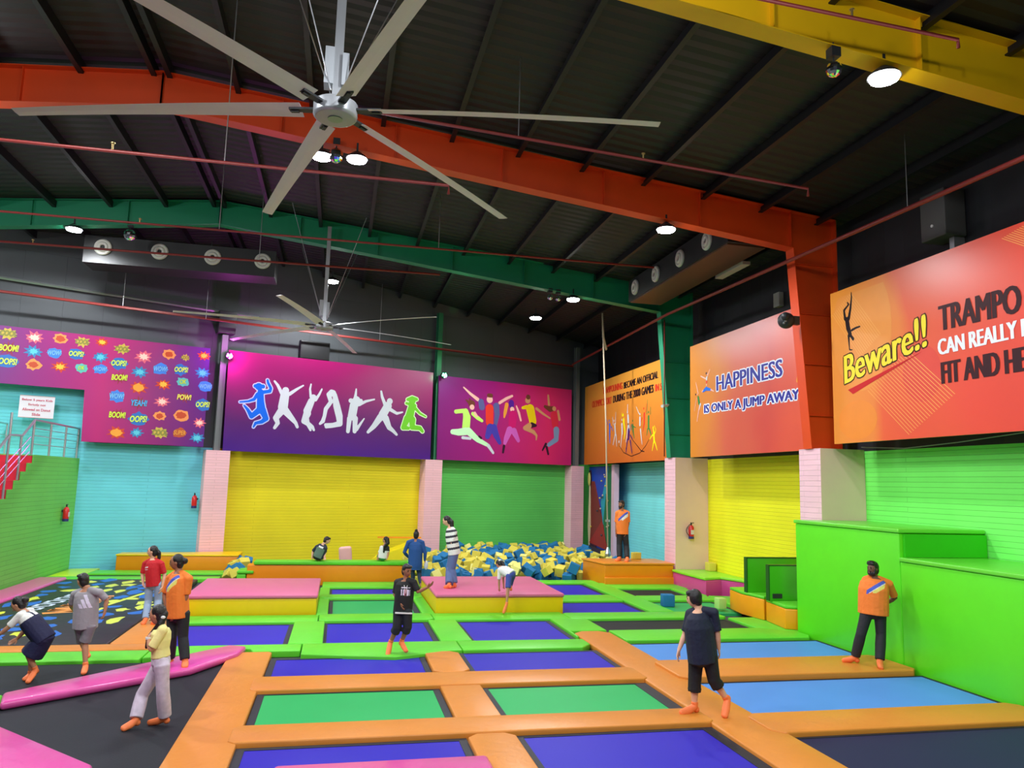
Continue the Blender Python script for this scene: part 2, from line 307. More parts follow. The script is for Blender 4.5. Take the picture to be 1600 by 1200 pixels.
# measured positions of people's joints and of the printed art (metres)
DATA={'people':{'girl_yellow':{'o':(-2.181,10.493,-0.05),'J':{'head':(0.071,-0.016,1.314),'neck':(0.131,-0.008,1.179),'shL':(0.178,-0.162,1.156),'shR':(0.092,0.123,1.116),'elL':(0.057,-0.187,0.928),'elR':(-0.011,0.105,0.877),'wrL':(0.008,-0.104,1.055),'wrR':(-0.006,0.032,1.05),'haL':(0.033,-0.059,1.111),'haR':(0.023,0.015,1.109),'pel':(0.158,-0.014,0.74),'hiL':(0.193,-0.115,0.727),'hiR':(0.13,0.074,0.686),'knL':(0.226,-0.101,0.406),'knR':(-0.049,0.093,0.336),'anL':(0.257,-0.012,0.085),'anR':(-0.063,-0.078,0.085),'toeL':(0.079,0.027,0.024),'toeR':(-0.172,-0.162,0.024)}},'lady_orange':{'o':(-2.209,13.281,0.04),'J':{'head':(-0.26,0.058,1.567),'neck':(-0.217,0.069,1.43),'shR':(-0.361,0.183,1.298),'shL':(-0.032,-0.075,1.321),'elR':(-0.422,0.196,1.034),'elL':(-0.051,-0.071,1.044),'wrR':(-0.349,0.098,0.83),'wrL':(-0.163,-0.066,0.8),'haR':(-0.328,0.073,0.766),'haL':(-0.205,-0.057,0.713),'pel':(-0.17,0.038,0.797),'hiR':(-0.261,0.119,0.757),'hiL':(-0.077,-0.034,0.781),'knR':(-0.242,0.074,0.399),'knL':(-0.055,-0.039,0.418),'anR':(-0.252,0.158,0.045),'anL':(0.028,-0.172,0.085),'toeR':(-0.288,0.064,0.021),'toeL':(0.049,-0.287,0.024)}},'girl_red':{'o':(-3.635,17.265,0.0),'J':{'head':(-0.045,0.01,1.41),'neck':(-0.024,0.026,1.267),'shR':(-0.18,0.101,1.151),'shL':(0.164,-0.057,1.169),'elR':(-0.214,0.099,0.928),'elL':(0.242,-0.054,0.946),'wrR':(-0.174,0.039,0.769),'wrL':(0.232,-0.113,0.717),'haR':(-0.144,0.011,0.726),'haL':(0.215,-0.129,0.65),'pel':(0.033,-0.007,0.781),'hiR':(-0.054,0.053,0.738),'hiL':(0.136,-0.051,0.752),'knR':(-0.04,0.009,0.41),'knL':(0.159,-0.035,0.426),'anR':(-0.006,-0.273,0.085),'anL':(0.214,-0.347,0.085),'toeR':(-0.037,-0.313,0.024),'toeL':(0.142,-0.326,0.024)}},'boy_grey':{'o':(-3.672,13.369,-0.05),'J':{'head':(-0.16,0.035,1.36),'neck':(-0.082,-0.002,1.243),'shL':(-0.278,0.113,1.146),'shR':(0.132,-0.08,1.196),'elL':(-0.336,0.197,0.963),'elR':(0.228,-0.03,1.075),'wrL':(-0.339,0.331,0.876),'wrR':(0.224,-0.05,0.916),'haL':(-0.322,0.379,0.827),'haR':(0.214,-0.047,0.859),'pel':(-0.057,0.013,0.715),'hiL':(-0.132,0.05,0.669),'hiR':(0.026,-0.026,0.681),'knR':(-0.035,0.008,0.443),'knL':(-0.125,0.181,0.418),'anR':(0.024,-0.055,0.085),'anL':(0.006,0.019,0.256),'toeR':(0.051,-0.214,0.024),'toeL':(0.036,-0.008,0.226)}},'girl_navy':{'o':(-4.273,12.86,-0.05),'J':{'head':(-0.255,0.036,1.082),'neck':(-0.16,0.035,0.979),'shL':(-0.166,-0.086,0.946),'shR':(-0.125,0.171,0.964),'elL':(-0.314,-0.074,0.772),'elR':(-0.18,0.163,0.673),'wrL':(-0.424,-0.049,0.674),'wrR':(-0.254,0.159,0.575),'haL':(-0.504,-0.032,0.639),'haR':(-0.304,0.149,0.539),'pel':(0.135,0.011,0.62),'hiL':(0.152,-0.075,0.599),'hiR':(0.126,0.095,0.566),'knL':(-0.009,-0.059,0.365),'knR':(-0.017,0.106,0.314),'anL':(0.084,0.002,0.153),'anR':(-0.014,0.106,0.064),'toeL':(0.049,-0.151,0.024),'toeR':(-0.049,0.005,0.024)}},'boy_black':{'o':(1.151,13.916,0.0),'J':{'head':(0.112,-0.025,1.416),'neck':(0.099,-0.002,1.269),'shR':(-0.044,0.04,1.208),'shL':(0.235,-0.083,1.224),'elR':(-0.074,0.057,0.993),'elL':(0.314,-0.121,1.067),'wrR':(0.004,-0.083,0.873),'wrL':(0.467,-0.206,1.153),'haR':(0.055,-0.115,0.773),'haL':(0.564,-0.228,1.232),'pel':(0.073,0.015,0.746),'hiR':(0.004,0.03,0.694),'hiL':(0.143,-0.032,0.703),'knR':(-0.019,-0.016,0.442),'knL':(0.164,-0.036,0.453),'anR':(-0.115,0.087,0.164),'anL':(0.079,0.085,0.177),'toeR':(-0.164,-0.086,-0.016),'toeL':(0.148,-0.135,0.066)}},'lady_striped':{'o':(2.811,19.235,0.42),'J':{'head':(-0.124,0.028,1.606),'neck':(-0.022,0.025,1.477),'shL':(0.064,-0.117,1.345),'shR':(-0.021,0.158,1.36),'elL':(-0.009,-0.141,1.079),'elR':(-0.004,0.206,1.095),'wrL':(0.066,-0.138,0.857),'wrR':(0.057,0.192,0.857),'haL':(0.09,-0.143,0.772),'haR':(0.077,0.188,0.77),'pel':(0.086,0.001,0.874),'hiL':(0.089,-0.081,0.826),'hiR':(0.07,0.087,0.81),'knL':(0.035,-0.069,0.431),'knR':(0.003,0.081,0.435),'anL':(0.087,-0.193,0.085),'anR':(-0.053,-0.35,0.085),'toeL':(-0.022,-0.208,0.024),'toeR':(-0.148,-0.299,0.024)}},'girl_climbing':{'o':(3.869,17.677,0.05),'J':{'head':(-0.042,0.522,1.038),'neck':(-0.002,0.451,0.96),'shL':(-0.048,0.379,0.92),'shR':(0.077,0.516,0.932),'elL':(-0.051,0.38,0.662),'elR':(0.077,0.516,0.7),'wrL':(-0.039,0.398,0.484),'wrR':(0.102,0.541,0.491),'haL':(-0.033,0.438,0.431),'haR':(0.121,0.588,0.458),'pel':(0.194,0.223,0.844),'hiL':(0.137,0.154,0.798),'hiR':(0.247,0.294,0.781),'knL':(0.104,0.079,0.54),'knR':(0.244,0.509,0.55),'anL':(0.075,0.045,0.174),'anR':(0.196,0.213,0.528),'toeL':(-0.003,0.001,-0.006),'toeR':(0.194,0.162,0.486)}},'lady_tunic':{'o':(2.413,22.653,0.0),'J':{'head':(-0.123,0.027,1.436),'neck':(-0.135,0.02,1.302),'shL':(-0.342,0.076,1.218),'shR':(0.059,-0.013,1.229),'elL':(-0.443,0.098,0.93),'elR':(0.149,-0.033,0.912),'wrL':(-0.307,0.252,0.781),'wrR':(0.149,-0.012,0.726),'haL':(-0.222,0.295,0.727),'haR':(0.162,-0.015,0.65),'pel':(-0.122,0.027,0.604),'hiL':(-0.22,0.049,0.568),'hiR':(-0.02,0.005,0.573),'knL':(-0.176,0.039,0.319),'knR':(0.007,-0.001,0.324),'anL':(-0.148,0.033,0.038),'anR':(0.013,-0.458,0.085),'toeL':(-0.155,0.198,0.016),'toeR':(0.063,-0.07,0.024)}},'boy_sitting':{'o':(-0.454,23.584,0.6),'J':{'head':(0.204,0.006,0.582),'neck':(0.112,-0.025,0.479),'shL':(-0.079,0.018,0.395),'shR':(0.166,-0.037,0.402),'elL':(-0.19,0.093,0.249),'elR':(0.172,-0.018,0.213),'wrL':(-0.194,0.023,0.138),'wrR':(0.154,-0.085,0.111),'haL':(-0.197,-0.008,0.102),'haR':(0.166,-0.119,0.081),'pel':(-0.011,0.002,0.141),'hiL':(-0.083,0.039,0.118),'hiR':(0.064,0.006,0.121),'knL':(-0.083,0.449,0.098),'knR':(0.065,0.416,0.112),'anL':(-0.077,0.488,-0.196),'anR':(0.072,0.455,-0.192),'toeL':(-0.076,0.652,-0.294),'toeR':(0.074,0.619,-0.29)}},'girl_sitting':{'o':(1.433,23.669,0.6),'J':{'head':(0.033,-0.007,0.602),'neck':(0.02,-0.004,0.456),'shL':(-0.074,0.037,0.362),'shR':(0.109,-0.024,0.388),'elL':(-0.138,0.031,0.211),'elR':(0.136,-0.03,0.238),'wrL':(-0.16,-0.016,0.105),'wrR':(0.115,-0.056,0.1),'haL':(-0.179,-0.042,0.067),'haR':(0.101,-0.084,0.063),'pel':(-0.024,0.005,0.118),'hiL':(-0.082,0.039,0.1),'hiR':(0.038,0.012,0.103),'knL':(-0.112,0.435,0.092),'knR':(0.01,0.428,0.104),'anL':(-0.096,0.482,-0.198),'anR':(0.036,0.453,-0.195),'toeL':(-0.104,0.638,-0.297),'toeR':(0.039,0.606,-0.293)}},'man_bench':{'o':(9.112,23.922,0.63),'J':{'head':(-0.018,0.004,1.785),'neck':(0.015,0.017,1.605),'shR':(-0.135,0.05,1.504),'shL':(0.182,-0.061,1.515),'elR':(-0.159,0.076,1.157),'elL':(0.209,-0.046,1.169),'wrR':(-0.198,0.023,0.902),'wrL':(0.121,-0.088,0.913),'haR':(-0.204,0.004,0.8),'haL':(0.09,-0.102,0.811),'pel':(0.013,-0.003,0.923),'hiR':(-0.058,0.023,0.886),'hiL':(0.098,-0.032,0.892),'knR':(-0.082,-0.002,0.477),'knL':(0.153,-0.034,0.482),'anR':(-0.135,-0.18,0.085),'anL':(0.026,-0.443,0.085),'toeR':(-0.333,-0.419,0.024),'toeL':(-0.084,-0.636,0.024)}},'man_right':{'o':(9.15,12.077,0.045),'J':{'head':(0.148,-0.033,1.631),'neck':(0.188,-0.011,1.495),'shR':(0.079,0.064,1.426),'shL':(0.422,-0.094,1.379),'elR':(0.135,0.175,1.212),'elL':(0.613,0.007,1.123),'wrR':(0.369,0.143,1.048),'wrL':(0.524,0.109,1.017),'haR':(0.458,0.124,1.051),'haL':(0.453,0.145,1.012),'pel':(0.15,-0.013,0.926),'hiR':(0.048,0.03,0.868),'hiL':(0.251,-0.056,0.88),'knR':(-0.078,0.038,0.497),'knL':(0.238,-0.073,0.513),'anR':(-0.131,0.141,0.085),'anL':(0.105,-0.19,0.085),'toeR':(-0.301,0.217,0.024),'toeL':(0.014,-0.331,0.024)}},'boy_navy':{'o':(4.906,9.873,0.0),'J':{'head':(-0.085,0.019,1.507),'neck':(-0.027,-0.004,1.377),'shL':(-0.111,0.086,1.296),'shR':(0.164,-0.077,1.335),'elL':(-0.172,0.12,1.013),'elR':(0.219,-0.069,1.053),'wrL':(-0.267,0.1,0.819),'wrR':(0.252,-0.035,0.856),'haL':(-0.307,0.068,0.729),'haR':(0.269,-0.019,0.792),'pel':(0.026,-0.006,0.77),'hiL':(-0.046,0.041,0.724),'hiR':(0.107,-0.055,0.75),'knL':(-0.067,0.046,0.385),'knR':(0.157,-0.076,0.455),'anL':(-0.064,0.053,0.085),'anR':(0.35,-0.078,0.19),'toeL':(-0.271,0.014,0.024),'toeR':(0.251,-0.182,0.024)}}},'figs':{'b2':[[('blue',[(-3.141,6.172,0.127)]),('blue',[(-3.262,6.184,0.064),(-2.995,6.186,0.073)]),('blue',[(-3.071,5.996,0.1),(-3.046,5.632,0.127),(-3.006,5.361,0.154)]),('blue',[(-3.003,5.979,0.064),(-2.747,6.042,0.06),(-2.717,6.142,0.05),(-2.83,6.339,0.046),(-2.854,6.429,0.037)]),('blue',[(-3.167,5.896,0.064),(-3.273,5.705,0.054),(-3.466,5.621,0.036),(-3.746,5.576,0.027)]),('blue',[(-3.05,5.358,0.109),(-3.32,5.103,0.081),(-3.467,5.327,0.054),(-3.594,5.462,0.031)]),('blue',[(-2.96,5.342,0.127),(-2.815,5.056,0.091),(-2.954,4.933,0.068),(-3.163,4.874,0.05),(-3.228,4.734,0.031)])],[('white',[(-2.185,6.12,0.121)]),('white',[(-2.205,5.932,0.157),(-2.246,5.511,0.175)]),('white',[(-2.325,6.014,0.065),(-2.48,6.279,0.051),(-2.604,6.416,0.037)]),('white',[(-2.038,6.002,0.065),(-1.78,6.202,0.047),(-1.554,6.355,0.028)]),('white',[(-2.292,5.369,0.138),(-2.471,5.103,0.101),(-2.391,4.924,0.073),(-2.492,4.748,0.055)]),('white',[(-2.146,5.379,0.138),(-1.873,5.097,0.092),(-1.748,4.966,0.065),(-1.683,4.831,0.056)])],[('white',[(-1.156,5.949,0.113)]),('white',[(-1.253,5.965,0.047),(-1.299,6.245,0.038),(-1.272,6.428,0.028)]),('white',[(-1.069,5.862,0.057),(-0.938,6.087,0.043),(-0.853,6.285,0.029)]),('white',[(-1.224,5.802,0.122),(-1.354,5.438,0.141)]),('white',[(-1.348,5.344,0.14),(-1.448,5.056,0.103),(-1.227,4.93,0.075),(-1.127,4.865,0.061),(-1.063,4.752,0.042)]),('white',[(-1.374,5.154,0.103),(-1.316,4.994,0.079),(-1.191,4.744,0.042)])],[('white',[(-0.429,6.169,0.125)]),('white',[(-0.351,6.113,0.086),(-0.253,5.711,0.134),(-0.132,5.335,0.134),(-0.091,5.05,0.105),(-0.406,4.958,0.085),(-0.608,4.898,0.057)]),('white',[(-0.48,6.198,0.105),(-0.583,6.107,0.086),(-0.483,5.837,0.076),(-0.663,5.56,0.076),(-0.696,5.296,0.066),(-0.747,5.102,0.076),(-0.847,5.001,0.047)]),('white',[(-0.627,4.968,0.066),(-0.359,4.985,0.076)])],[('white',[(0.511,5.99,0.146)]),('white',[(0.285,5.947,0.087),(0.439,5.911,0.097)]),('white',[(0.691,5.98,0.068),(0.594,5.875,0.068)]),('white',[(0.455,6.083,0.058),(0.471,6.256,0.044),(0.478,6.404,0.029)]),('white',[(0.623,5.828,0.068),(0.898,5.973,0.049),(1.232,6.074,0.03)]),('white',[(0.422,5.763,0.165),(0.368,5.37,0.164)]),('white',[(0.273,5.267,0.096),(0.24,4.782,0.072)]),('white',[(0.5,5.282,0.107),(0.502,4.798,0.077)]),('white',[(0.574,4.875,0.068),(0.738,5.128,0.044),(0.857,5.307,0.024)])],[('white',[(1.87,6.051,0.12)]),('white',[(1.799,5.87,0.159),(1.605,5.507,0.168)]),('white',[(1.679,5.911,0.07),(1.542,6.199,0.055),(1.494,6.405,0.04)]),('white',[(1.914,5.729,0.07),(2.19,5.599,0.055),(2.431,5.666,0.03)]),('white',[(1.515,5.401,0.138),(1.261,5.039,0.098),(1.04,4.805,0.058)]),('white',[(1.729,5.366,0.139),(1.896,5.029,0.099),(2.062,4.915,0.07),(2.22,4.775,0.05)])],[('lime',[(2.821,6.163,0.153)]),('lime',[(2.626,6.178,0.061),(2.816,6.265,0.071),(3.013,6.22,0.061)]),('lime',[(2.578,6.032,0.051),(2.942,5.958,0.071)]),('lime',[(2.831,5.95,0.142),(2.74,5.537,0.172)]),('lime',[(2.992,5.835,0.061),(3.179,5.67,0.046),(3.438,5.56,0.031)]),('lime',[(2.646,5.429,0.141),(2.488,5.066,0.09),(2.708,5.054,0.065)]),('lime',[(2.858,5.393,0.142),(2.872,5.1,0.101),(3.207,5.085,0.081),(3.324,4.965,0.061)])]],'b3':[[('brown',[(5.533,6.23,0.157)]),('brown',[(5.248,6.382,0.028),(5.452,6.241,0.077)]),('brown',[(5.405,6.447,0.028),(5.491,6.279,0.087)]),('skin',[(5.546,6.101,0.112)]),('lime2',[(5.247,5.894,0.132),(5.316,5.673,0.174),(5.293,5.254,0.18)]),('lime2',[(5.155,5.922,0.087),(4.797,5.861,0.083)]),('lime2',[(5.588,5.831,0.077),(5.835,5.673,0.084),(6.042,5.564,0.063)]),('skin',[(5.687,5.873,0.056),(5.793,5.741,0.049)]),('mint',[(5.28,5.081,0.159),(4.948,5.027,0.137),(4.676,5.028,0.102)]),('mint',[(5.418,5.089,0.159),(5.87,4.767,0.111),(6.322,4.58,0.077)]),('white',[(6.384,4.548,0.077),(6.628,4.261,0.056)]),('white',[(5.153,4.814,0.062),(5.509,4.799,0.055)])],[('skin',[(5.116,6.896,0.028),(5.436,6.661,0.056),(5.806,6.445,0.077)]),('denim',[(5.972,6.353,0.134),(6.02,6.145,0.141)]),('denim',[(6.717,6.234,0.15),(6.778,5.917,0.125),(6.704,5.413,0.078)]),('skin',[(6.879,6.389,0.064),(7.209,6.596,0.065),(7.503,6.737,0.051)]),('red',[(6.39,6.102,0.195),(6.411,5.536,0.184)]),('skin',[(6.385,6.486,0.149)]),('brown',[(6.329,6.659,0.085),(6.453,6.659,0.085)]),('jeans',[(6.46,5.292,0.183),(6.33,4.932,0.119)]),('jeans',[(6.625,5.302,0.17),(6.76,4.991,0.141),(6.936,4.699,0.088)]),('dark',[(5.925,4.909,0.042),(6.028,4.845,0.049)])],[('amber',[(7.238,6.346,0.09),(7.166,5.98,0.079),(7.13,5.798,0.043)]),('purple',[(7.47,6.436,0.13),(7.482,6.329,0.123)]),('skin',[(7.521,6.158,0.108)]),('rose',[(7.572,5.901,0.209),(7.542,5.502,0.187)]),('skin',[(7.731,6.312,0.036),(7.869,6.031,0.058),(7.974,5.711,0.044)]),('orchid',[(7.422,5.261,0.161),(7.264,4.912,0.121),(7.196,4.695,0.078)]),('orchid',[(7.636,5.22,0.151),(7.871,4.837,0.086)]),('dark',[(7.158,4.568,0.064),(7.117,4.3,0.05)])],[('tan',[(8.783,6.282,0.066),(9.192,6.053,0.052),(9.513,5.908,0.033)]),('gold',[(8.057,6.264,0.066),(8.252,6.315,0.088)]),('gold',[(8.452,6.239,0.213),(8.599,5.717,0.191)]),('tan',[(8.309,6.606,0.132)]),('brown',[(8.327,6.755,0.11)]),('dark',[(8.559,5.549,0.124),(8.759,5.543,0.059)]),('tan',[(8.428,5.522,0.117),(8.191,5.398,0.094),(8.634,5.261,0.088),(8.815,5.107,0.051),(8.798,4.923,0.029)])],[('tan',[(9.387,6.918,0.045),(9.443,6.518,0.06)]),('brown',[(9.228,6.408,0.067),(9.502,6.317,0.127),(9.684,6.35,0.112)]),('tan',[(9.73,6.353,0.105)]),('crimson',[(9.737,6.054,0.194),(9.793,5.646,0.172)]),('tan',[(9.94,6.256,0.06),(10.027,5.886,0.06)]),('sky',[(9.868,5.408,0.157),(9.877,4.999,0.119),(9.474,4.737,0.092)]),('dark',[(9.315,4.766,0.059),(9.143,4.482,0.037)]),('dark',[(9.364,4.621,0.059),(9.453,4.331,0.051)])]],'b4':[[('blue',[(-29.746,5.679,0.052)]),('blue',[(-29.684,5.516,0.079),(-29.673,5.16,0.071),(-29.662,4.765,0.028)]),('blue',[(-29.916,5.532,0.024),(-30.04,5.741,0.016)]),('blue',[(-29.51,5.425,0.028),(-29.302,5.255,0.02)])],[('white',[(-29.178,5.637,0.047)]),('white',[(-29.085,5.475,0.066),(-28.997,5.082,0.062)]),('white',[(-29.009,5.508,0.027),(-28.988,5.973,0.016)]),('white',[(-29.263,5.487,0.024),(-29.351,5.807,0.016)]),('white',[(-29.052,5.046,0.043),(-29.263,4.669,0.023)]),('white',[(-28.92,5.039,0.042),(-28.843,4.593,0.023)])],[('white',[(-28.289,5.609,0.049)]),('white',[(-28.285,5.419,0.076),(-28.246,5.077,0.068)]),('white',[(-28.277,5.041,0.045),(-28.391,4.537,0.023)]),('white',[(-28.588,4.761,0.057)])],[('yellow',[(-28.157,5.789,0.064)]),('yellow',[(-28.101,5.595,0.083),(-27.935,5.096,0.052),(-28.033,4.84,0.03)]),('yellow',[(-28.261,5.759,0.03),(-28.295,5.876,0.019)])],[('white',[(-27.696,5.863,0.052)]),('white',[(-27.697,5.919,0.03),(-27.671,6.159,0.019)]),('white',[(-27.642,5.709,0.075),(-27.607,5.484,0.082)]),('white',[(-27.605,5.372,0.052),(-27.825,4.718,0.022)]),('white',[(-27.534,5.331,0.044),(-27.431,5.14,0.029)])],[('teal',[(-27.286,5.35,0.037),(-27.303,5.168,0.037)]),('green',[(-27.142,5.486,0.044)]),('green',[(-27.139,5.304,0.073),(-27.086,5.082,0.051),(-26.966,4.822,0.018)]),('green',[(-27.041,5.261,0.022),(-26.819,5.203,0.014)])],[('violet',[(-27.606,5.391,0.048)]),('violet',[(-27.531,5.146,0.096),(-27.555,4.852,0.088)]),('violet',[(-27.674,4.785,0.055),(-27.817,4.31,0.03)]),('violet',[(-27.374,4.733,0.055),(-27.209,4.272,0.029)]),('violet',[(-27.789,4.457,0.063)]),('violet',[(-27.378,4.953,0.037),(-27.159,4.777,0.022)])],[('white',[(-26.43,5.683,0.047)]),('white',[(-26.523,5.709,0.022),(-26.792,5.985,0.015)]),('white',[(-26.428,5.54,0.061),(-26.425,5.291,0.064)]),('white',[(-26.376,5.11,0.046),(-26.213,4.554,0.021)])],[('red',[(-26.064,5.858,0.046)]),('red',[(-26.017,5.649,0.071),(-26.013,5.297,0.056),(-26.127,5.024,0.025)]),('red',[(-25.882,5.708,0.021),(-25.778,6.014,0.014)]),('red',[(-26.197,5.522,0.025),(-26.333,5.391,0.018)])],[('green',[(-25.616,5.686,0.045)]),('green',[(-25.614,5.512,0.076),(-25.611,5.131,0.069)]),('green',[(-25.774,5.629,0.021),(-25.708,6.148,0.014)]),('green',[(-25.44,5.602,0.021),(-25.425,5.859,0.014)]),('green',[(-25.522,5.056,0.045),(-25.365,4.841,0.021)]),('green',[(-25.698,5.067,0.042),(-25.767,4.863,0.021)])],[('yellow',[(-25.196,5.097,0.051)]),('yellow',[(-25.195,5.053,0.031),(-25.135,4.896,0.061),(-25.108,4.658,0.068)]),('yellow',[(-25.108,4.658,0.041),(-25.175,4.526,0.037)]),('yellow',[(-25.108,4.658,0.041),(-24.989,4.517,0.037)]),('yellow',[(-25.134,4.862,0.031),(-25.025,4.907,0.027)]),('yellow',[(-25.134,4.828,0.031),(-25.279,4.836,0.027)]),('yellow',[(-25.025,4.907,0.027),(-24.959,5.021,0.02),(-25.094,5.165,0.017)]),('yellow',[(-25.279,4.836,0.027),(-25.502,4.705,0.021)]),('yellow',[(-25.175,4.526,0.037),(-25.275,4.293,0.024)]),('yellow',[(-24.989,4.517,0.037),(-24.838,4.294,0.023)])],[('ink',[(-28.552,4.6,0.015),(-28.073,4.319,0.015),(-27.265,4.147,0.015),(-26.411,4.245,0.014),(-25.869,4.487,0.014),(-25.563,4.697,0.014)]),('ink',[(-27.129,4.758,0.015),(-26.274,4.311,0.018),(-26.001,4.284,0.017)])]],'b5':[[('skin',[(-21.51,6.453,0.019),(-21.165,6.327,0.023)]),('skin',[(-20.92,6.58,0.016),(-21.091,6.375,0.021)]),('dark',[(-21.148,6.493,0.039)]),('skin',[(-21.09,6.455,0.028)]),('white',[(-21.116,6.355,0.046),(-21.127,6.265,0.037)]),('red',[(-21.127,6.242,0.037),(-21.127,6.214,0.037)]),('skin',[(-21.133,6.139,0.032)]),('azure',[(-21.145,6.026,0.064),(-21.366,5.959,0.032)]),('azure',[(-21.096,6.009,0.055),(-20.857,5.959,0.032)]),('skin',[(-20.857,5.959,0.023),(-20.67,5.893,0.016)]),('skin',[(-21.366,5.994,0.021),(-21.441,5.956,0.016)])],[('skin',[(-21.858,6.309,0.012),(-21.693,5.937,0.023)]),('dark',[(-21.862,5.921,0.035)]),('skin',[(-21.759,5.909,0.028)]),('green',[(-21.694,5.821,0.047),(-21.63,5.628,0.06)]),('white',[(-21.545,5.585,0.042),(-21.632,5.442,0.032)]),('skin',[(-21.622,5.488,0.028),(-21.716,5.24,0.021),(-21.778,5.059,0.014)]),('skin',[(-21.796,5.808,0.016),(-21.955,5.4,0.012)])],[('amber',[(-16.378,5.923,0.007),(-16.389,5.796,0.026),(-16.412,5.67,0.044)])]],'b6':[[('ink',[(-14.317,7.361,0.015),(-14.311,7.246,0.022),(-14.36,7.006,0.035),(-14.427,6.794,0.045)]),('ink',[(-14.467,7.181,0.013),(-14.412,7.113,0.022),(-14.578,7.016,0.03),(-14.549,6.819,0.04)]),('ink',[(-14.485,6.781,0.065),(-14.456,6.599,0.067),(-14.388,6.435,0.049)]),('ink',[(-14.299,6.32,0.037),(-14.388,6.423,0.03)]),('ink',[(-14.445,6.421,0.035),(-14.436,6.22,0.02),(-14.43,6.106,0.015),(-14.329,6.082,0.012)]),('ink',[(-14.327,6.524,0.03),(-14.196,6.548,0.024),(-14.067,6.552,0.019)])]]},'text':{'oly1a':[(-30.601,7.146),(-30.555,6.877),(-28.291,7.099),(-28.254,6.834)],'oly1b':[(-28.112,7.096),(-28.085,6.815),(-24.811,7.051),(-24.768,6.816)],'oly2a':[(-32.008,6.701),(-31.944,6.417),(-29.511,6.652),(-29.48,6.371)],'oly2b':[(-29.319,6.68),(-29.288,6.372),(-25.206,6.631),(-25.17,6.351)],'oly2c':[(-25.019,6.619),(-24.992,6.365),(-24.237,6.604),(-24.22,6.355)],'hap1':[(-20.477,6.339),(-20.485,5.872),(-17.05,6.284),(-17.051,5.865)],'hap2':[(-21.273,5.536),(-21.277,5.205),(-16.333,5.46),(-16.346,5.133)],'bew':[(-14.637,5.99),(-14.609,5.362),(-12.204,6.431),(-12.192,5.798)],'bar':[(-14.52,5.227),(-14.357,5.118),(-12.297,5.718)],'tr1':[(-11.914,6.495),(-11.837,6.021),(-10.075,6.486),(-10.103,6.009)],'tr2':[(-11.908,5.884),(-11.892,5.576),(-10.299,5.885),(-10.307,5.595)],'tr3':[(-11.865,5.442),(-11.837,5.035),(-10.52,5.431),(-10.538,5.035)],'hm':[(-10.179,5.897),(-10.186,5.597),(-10.361,5.463),(-10.375,5.061)]},'comic':[(-7.558,6.999,'cool',0.46),(-7.616,6.524,'oops',0.51),(-7.56,6.058,'boom',0.53),(-7.587,5.455,'wow',0.49),(-7.523,4.854,'boom',0.55),(-7.494,4.283,'bang',0.55),(-6.91,6.818,'pink',0.53),(-6.982,6.299,'zap',0.48),(-6.984,5.797,'bang',0.58),(-6.927,5.283,'yeah',0.56),(-6.898,4.756,'oops',0.58),(-6.919,4.316,'zap',0.42),(-6.153,6.985,'orange',0.42),(-6.372,6.464,'wow',0.48),(-6.244,5.961,'burst',0.48),(-6.236,5.383,'pink',0.49),(-6.277,4.9,'orange',0.39),(-6.219,4.357,'cool',0.53),(-5.632,6.936,'cool',0.3),(-5.73,6.508,'oops',0.49),(-5.644,6.101,'ok',0.42),(-5.568,5.586,'pow',0.51),(-5.616,4.966,'orange',0.53),(-5.617,4.392,'super',0.44),(-5.048,7.061,'burst',0.42),(-5.044,6.463,'zap',0.49),(-4.917,6.011,'wow',0.46),(-4.962,5.38,'oops',0.51),(-5.024,4.759,'pink',0.42),(-5.061,4.246,'zap',0.46),(-10.669,7.119,'cool',0.49),(-10.617,6.669,'boom',0.57),(-10.606,6.261,'oops',0.54),(-9.994,7.071,'pink',0.52),(-9.983,6.644,'zap',0.47),(-9.945,6.232,'orange',0.43),(-9.31,7.118,'orange',0.42),(-9.43,6.651,'wow',0.43),(-9.238,6.24,'burst',0.47),(-8.702,7.095,'cool',0.44),(-8.836,6.696,'oops',0.47),(-8.658,6.255,'ok',0.37),(-8.149,7.151,'burst',0.39),(-8.159,6.669,'zap',0.45),(-8.125,6.275,'wow',0.42)]}
# ------------------------------------------------------------------ the hall
NB = Vector((0.36, -1, 0)).normalized()          # the skewed gable wall faces this way
UB = Vector((1, 0.36, 0)).normalized()
ANG = math.atan2(0.36, 1)
def back(x, off=0.0):                            # a point of the gable brick plane at x, moved off metres into the hall
    p = Vector((x, 26.83 + 0.36 * (x + 8.07), 0)) + NB * off
    return p
def slab_back(mb, x0, x1, z0, z1, o0, o1, mi=0):
    a, b, c, d = back(x0, o1), back(x1, o1), back(x1, o0), back(x0, o0)
    return mb.add([(p.x, p.y, z) for z in (z0, z1) for p in (a, b, c, d)],
                  [(3, 2, 1, 0), (4, 5, 6, 7), (0, 1, 5, 4), (1, 2, 6, 5), (2, 3, 7, 6), (3, 0, 4, 7)], mi)
WX = 11.7                                        # right-hand brick wall
struct('floor', MB().box(-19.2, 12.5, -10, 36, -0.5, -0.12), mat('dark_floor', (0.05, 0.055, 0.06), 0.8))
TEAL, YEL, GRN = srgb(110, 212, 230), srgb(238, 220, 14), srgb(96, 206, 92)
LG = srgb(128, 252, 108)
struct('wall_back', slab_back(MB(), -19, -4.3, -0.12, 3.95, -0.2, 0), brick('teal_brick_back', TEAL, ANG))
struct('wall_back', slab_back(MB(), -4.3, 3.5, -0.12, 3.95, -0.2, 0), brick('yellow_brick_back', YEL, ANG))
struct('wall_back', slab_back(MB(), 3.5, 11.9, -0.12, 3.95, -0.2, 0), brick('green_brick_back', GRN, ANG))
